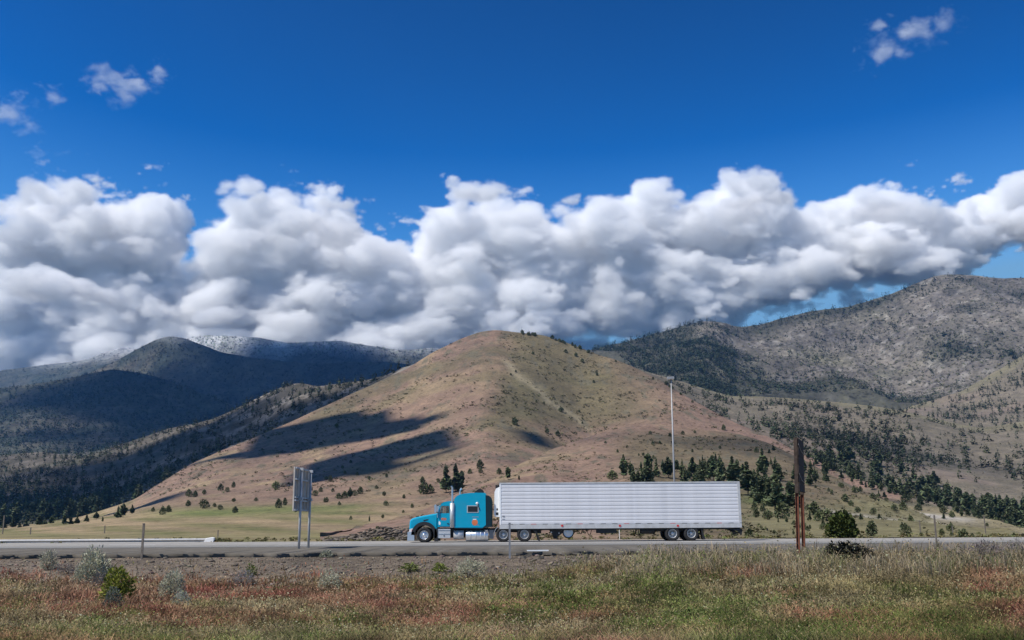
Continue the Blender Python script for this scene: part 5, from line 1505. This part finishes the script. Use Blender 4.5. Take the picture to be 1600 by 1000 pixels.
MB().prism(qq((1146, 826.2), (1160, 826.2), (1160.4, 829), (1159.6, 836.4), (1157.8, 836.4), (1156, 831.5), (1148, 828)), Yn + .1, Yn + .2).prism(qq((1146, 826.2), (1160, 826.2), (1160.4, 829), (1159.6, 836.4), (1157.8, 836.4), (1156, 831.5), (1148, 828)), Yf - .2, Yf - .1).box((x1 - .12, Yn + .2, qz(836.2)), (x1 - .02, Yf - .2, qz(833.6))).build('rear_bumper', M['black'], TL)

# ------------------------------------------------------------------ roadside furniture
# tall sign on two posts seen from behind, nearly edge-on
def zat(y, x, D): return pix(x, y, D).z
A = Vector((pix(457, 800, 51.6).x, 51.6, 0)); B = Vector((pix(482.0, 800, 55.4).x, 55.4, 0))
dirv = (B - A).normalized(); nrm = Vector((dirv.y, -dirv.x, 0)); Ls = (B - A).length
SG = thing('road_sign', 'tall grey road sign on two posts seen from behind, left of the truck', 'road sign', (A.x, A.y, 0), math.atan2(dirv.y, dirv.x))
z_b, z_t = zat(798.5, 457, 51.6), zat(729, 457, 51.6)
nb = 5
for k in range(nb):
    a = Ls * k / nb
    p = MB().box((a + .012, .0, z_b), (a + Ls / nb - .012, .02, z_t)).box((a + .0, -.05, z_b + .01), (a + .05, -.001, z_t - .01)).build('sign_plank', M['sign_back'], SG)
for z in (z_t - .06, z_t - (z_t - z_b) * .28, z_b + (z_t - z_b) * .31, z_b + (z_t - z_b) * .24, z_b + .06):
    MB().box((.02, -.13, z - .04), (Ls - .02, -.052, z + .04)).build('cross_rail', M['galv'], SG)
for a in (Ls * .20, Ls * .80):
    ps = MB().tube([(a, -.22, -.6), (a, -.22, z_t - .05)], .065, 12).build('post', M['galv'], SG)
    for z in (z_b + (z_t - z_b) * .28, z_t - .1): MB().box((a - .11, -.33, z - .07), (a + .11, -.131, z + .07)).build('clamp', M['galv'], ps)
# old sign on two rusted posts, edge-on, at the right
A = Vector((pix(1247.5, 870, 31.).x, 31.0, 0)); B = Vector((pix(1255.3, 860, 32.7).x, 32.7, 0))
dirv = (B - A).normalized(); Ls = (B - A).length
OS = thing('weathered_sign', 'old dark wooden sign seen edge-on, on two rusty steel posts in the grass', 'sign', (A.x, A.y, 0), math.atan2(dirv.y, dirv.x))
zt_, zb_ = zat(684, 1253, 31.), zat(768, 1251, 31.)
lean = (pix(1253.5, 684, 31.).x - pix(1247, 872, 31.).x)
for i, a in enumerate((0.0, Ls)):
    gz_ = float(ground(A.x + dirv.x * a, A.y + dirv.y * a))
    po = MB().prism([(a - .055, gz_ - .5), (a + .055, gz_ - .5), (a + .055, zt_ - .06), (a - .055, zt_ - .06)], -.055, -.042).prism([(a - .055, gz_ - .5), (a + .055, gz_ - .5), (a + .055, zt_ - .06), (a - .055, zt_ - .06)], .037, .05).box((a - .008, -.0415, gz_ - .5), (a + .008, .0365, zt_ - .06)).build('post', M['rust'], OS)
    MB().box((a - .07, -.055, zb_ - .05), (a + .07, .05, zt_)).build('timber', M['old_wood'], po)
    hb = MB()
    for k in range(2): hb.lathe_y([(.022, 0), (.022, -.012), (0, -.013)], (a, -.056, gz_ + .22 + k * .22), 8)
    hb.build('bolt', M['alu'], po)
npl = 6
hp = (zt_ - zb_) / npl
for k in range(npl):
    MB().box((-.06 + .02 * (k % 2), -.085, zb_ + k * hp + .006), (Ls + .09 - .02 * (k % 3), -.057, zb_ + (k + 1) * hp - .006)).build('plank', M['old_wood'], OS)
for z in (zt_ - .32, zb_ + .42):
    MB().tube([(-.06, -.095, z + .12), (Ls * .4, -.1, z - .05), (Ls + .06, -.095, z - .1)], .008, 5).build('wire', M['galv'], OS)
OS.rotation_euler.x = math.radians(2.0)
# slim light mast behind the trailer
D = 92.; p = pix(1053.2, 752, D); ptop = pix(1048.6, 592, D)
LMst = thing('light_mast', 'tall slim grey light mast standing behind the white trailer', 'light pole', (p.x, D, -.3))
dx = ptop.x - p.x
MB().tube([(0, 0, 0), (dx * .45, 0, (ptop.z) * .5), (dx, 0, ptop.z + .3)], [.10, .08, .05], 12).build('pole', M['mast'], LMst)
hd = MB().box((dx - .34, -.2, ptop.z + .28), (dx + .26, .2, ptop.z + .5)).build('lamp_head', M['mast'], LMst)
MB().box((dx - .3, -.16, ptop.z + .25), (dx + .2, .16, ptop.z + .279)).build('lens', M['lens'], hd)
MB().box((-.25, -.25, -.05), (.25, .25, .3)).build('base', M['galv'], LMst)
# marker posts and far poles
def stake(px, py, pt, D, wpx, mat, name, label, cat, z0=None):
    b = pix(px, py, D); z = b.z if z0 is None else z0
    t = thing(name, label, cat, (b.x, D, z))
    h = pix(px, pt, D).z - z; w_ = wpx * D / 1590 / 2
    MB().box((-w_, -w_ * .6, -.4), (w_, w_ * .6, h)).build('post', M[mat], t)
    MB().box((-w_ * 1.15, -w_ * .75, h), (w_ * 1.15, w_ * .75, h + w_ * .8)).build('cap', M[mat], t)
    return t
stake(221.5, 866, 819, 43.8, 3.2, 'wood', 'marker_post', 'dark marker post at the road edge near the end of the guardrail', 'post')
stake(796.5, 869, 818, 43.2, 3.0, 'grey', 'marker_post', 'thin grey marker post in front of the truck drive wheels', 'post')
stake(1464.5, 858, 806, 44.0, 2.4, 'wood', 'marker_post', 'slim grey post across from the stony cut at the right', 'post')
stake(968.2, 845.5, 823, 75.5, 1.1, 'white', 'marker_stake', 'thin white stake below the middle of the trailer', 'post')
for x, y, tp, D, lab in ((4, 832, 806, 260, 'slim dark pole beyond the guardrail at the left edge'), (163, 833, 822, 240, 'short rusty post in the hay field beyond the guardrail'), (483, 843, 824, 110, 'thin post on the verge just right of the road sign'), (1541, 840, 806, 130, 'thin dark pole behind the road near the right edge'), (1439, 838, 814, 130, 'thin pale pole below the stony cut at the right'), (1490, 842, 822, 115, 'short thin post behind the road right of the slim grey post'), (340, 843, 829, 100, 'thin stake just right of the guardrail end'), (47, 836, 825, 240, 'small post in the hay field near the left edge')):
    stake(x, y, tp, D, 1.6, 'wood', 'fence_post', lab, 'post')
# guardrail behind the road at left, with its end piece
D = 77.5
GRL = thing('guardrail', 'galvanised steel guardrail with white end piece along the road at left', 'guardrail', (0, D, 0))
xl, xr = -90., pix(320, 846, D).x
zc = (pix(160, 842.3, D).z + pix(160, 850.2, D).z) / 2
prw = [(-.0, .19), (-.12, .12), (-.12, .07), (.02, -.02), (-.12, -.08), (-.12, -.13), (.0, -.19)]
segs = 14
sl_ = (xr - xl) / segs
for k in range(segs):
    m = MB(); a, b = xl + k * sl_, xl + (k + 1) * sl_ + .15
    V = []
    for y_, z_ in prw: V += [(a, y_ - .004 * (k % 2), z_), (b, y_ - .004 * (k % 2), z_)]
    m.add(V, [(2 * i, 2 * i + 1, 2 * i + 3, 2 * i + 2) for i in range(6)])
    o = m.build('rail', M['galv'], GRL); o.location.z = zc
x = xl
while x < xr:
    o = MB().box((x - .06, .02, zc - .9), (x + .06, .2, zc + .16)).build('post', M['wood'], GRL); x += 1.9
MB().prism([(xr - .1, zc - .2), (xr + .1, zc - .26), (xr + .7, zc - .24), (xr + .72, zc + .22), (xr + .55, zc + .27), (xr + .1, zc + .2)], -.16, .22, .03).build('end_terminal', M['white'], GRL)
print('all', NT, round(time.time() - T0, 1))
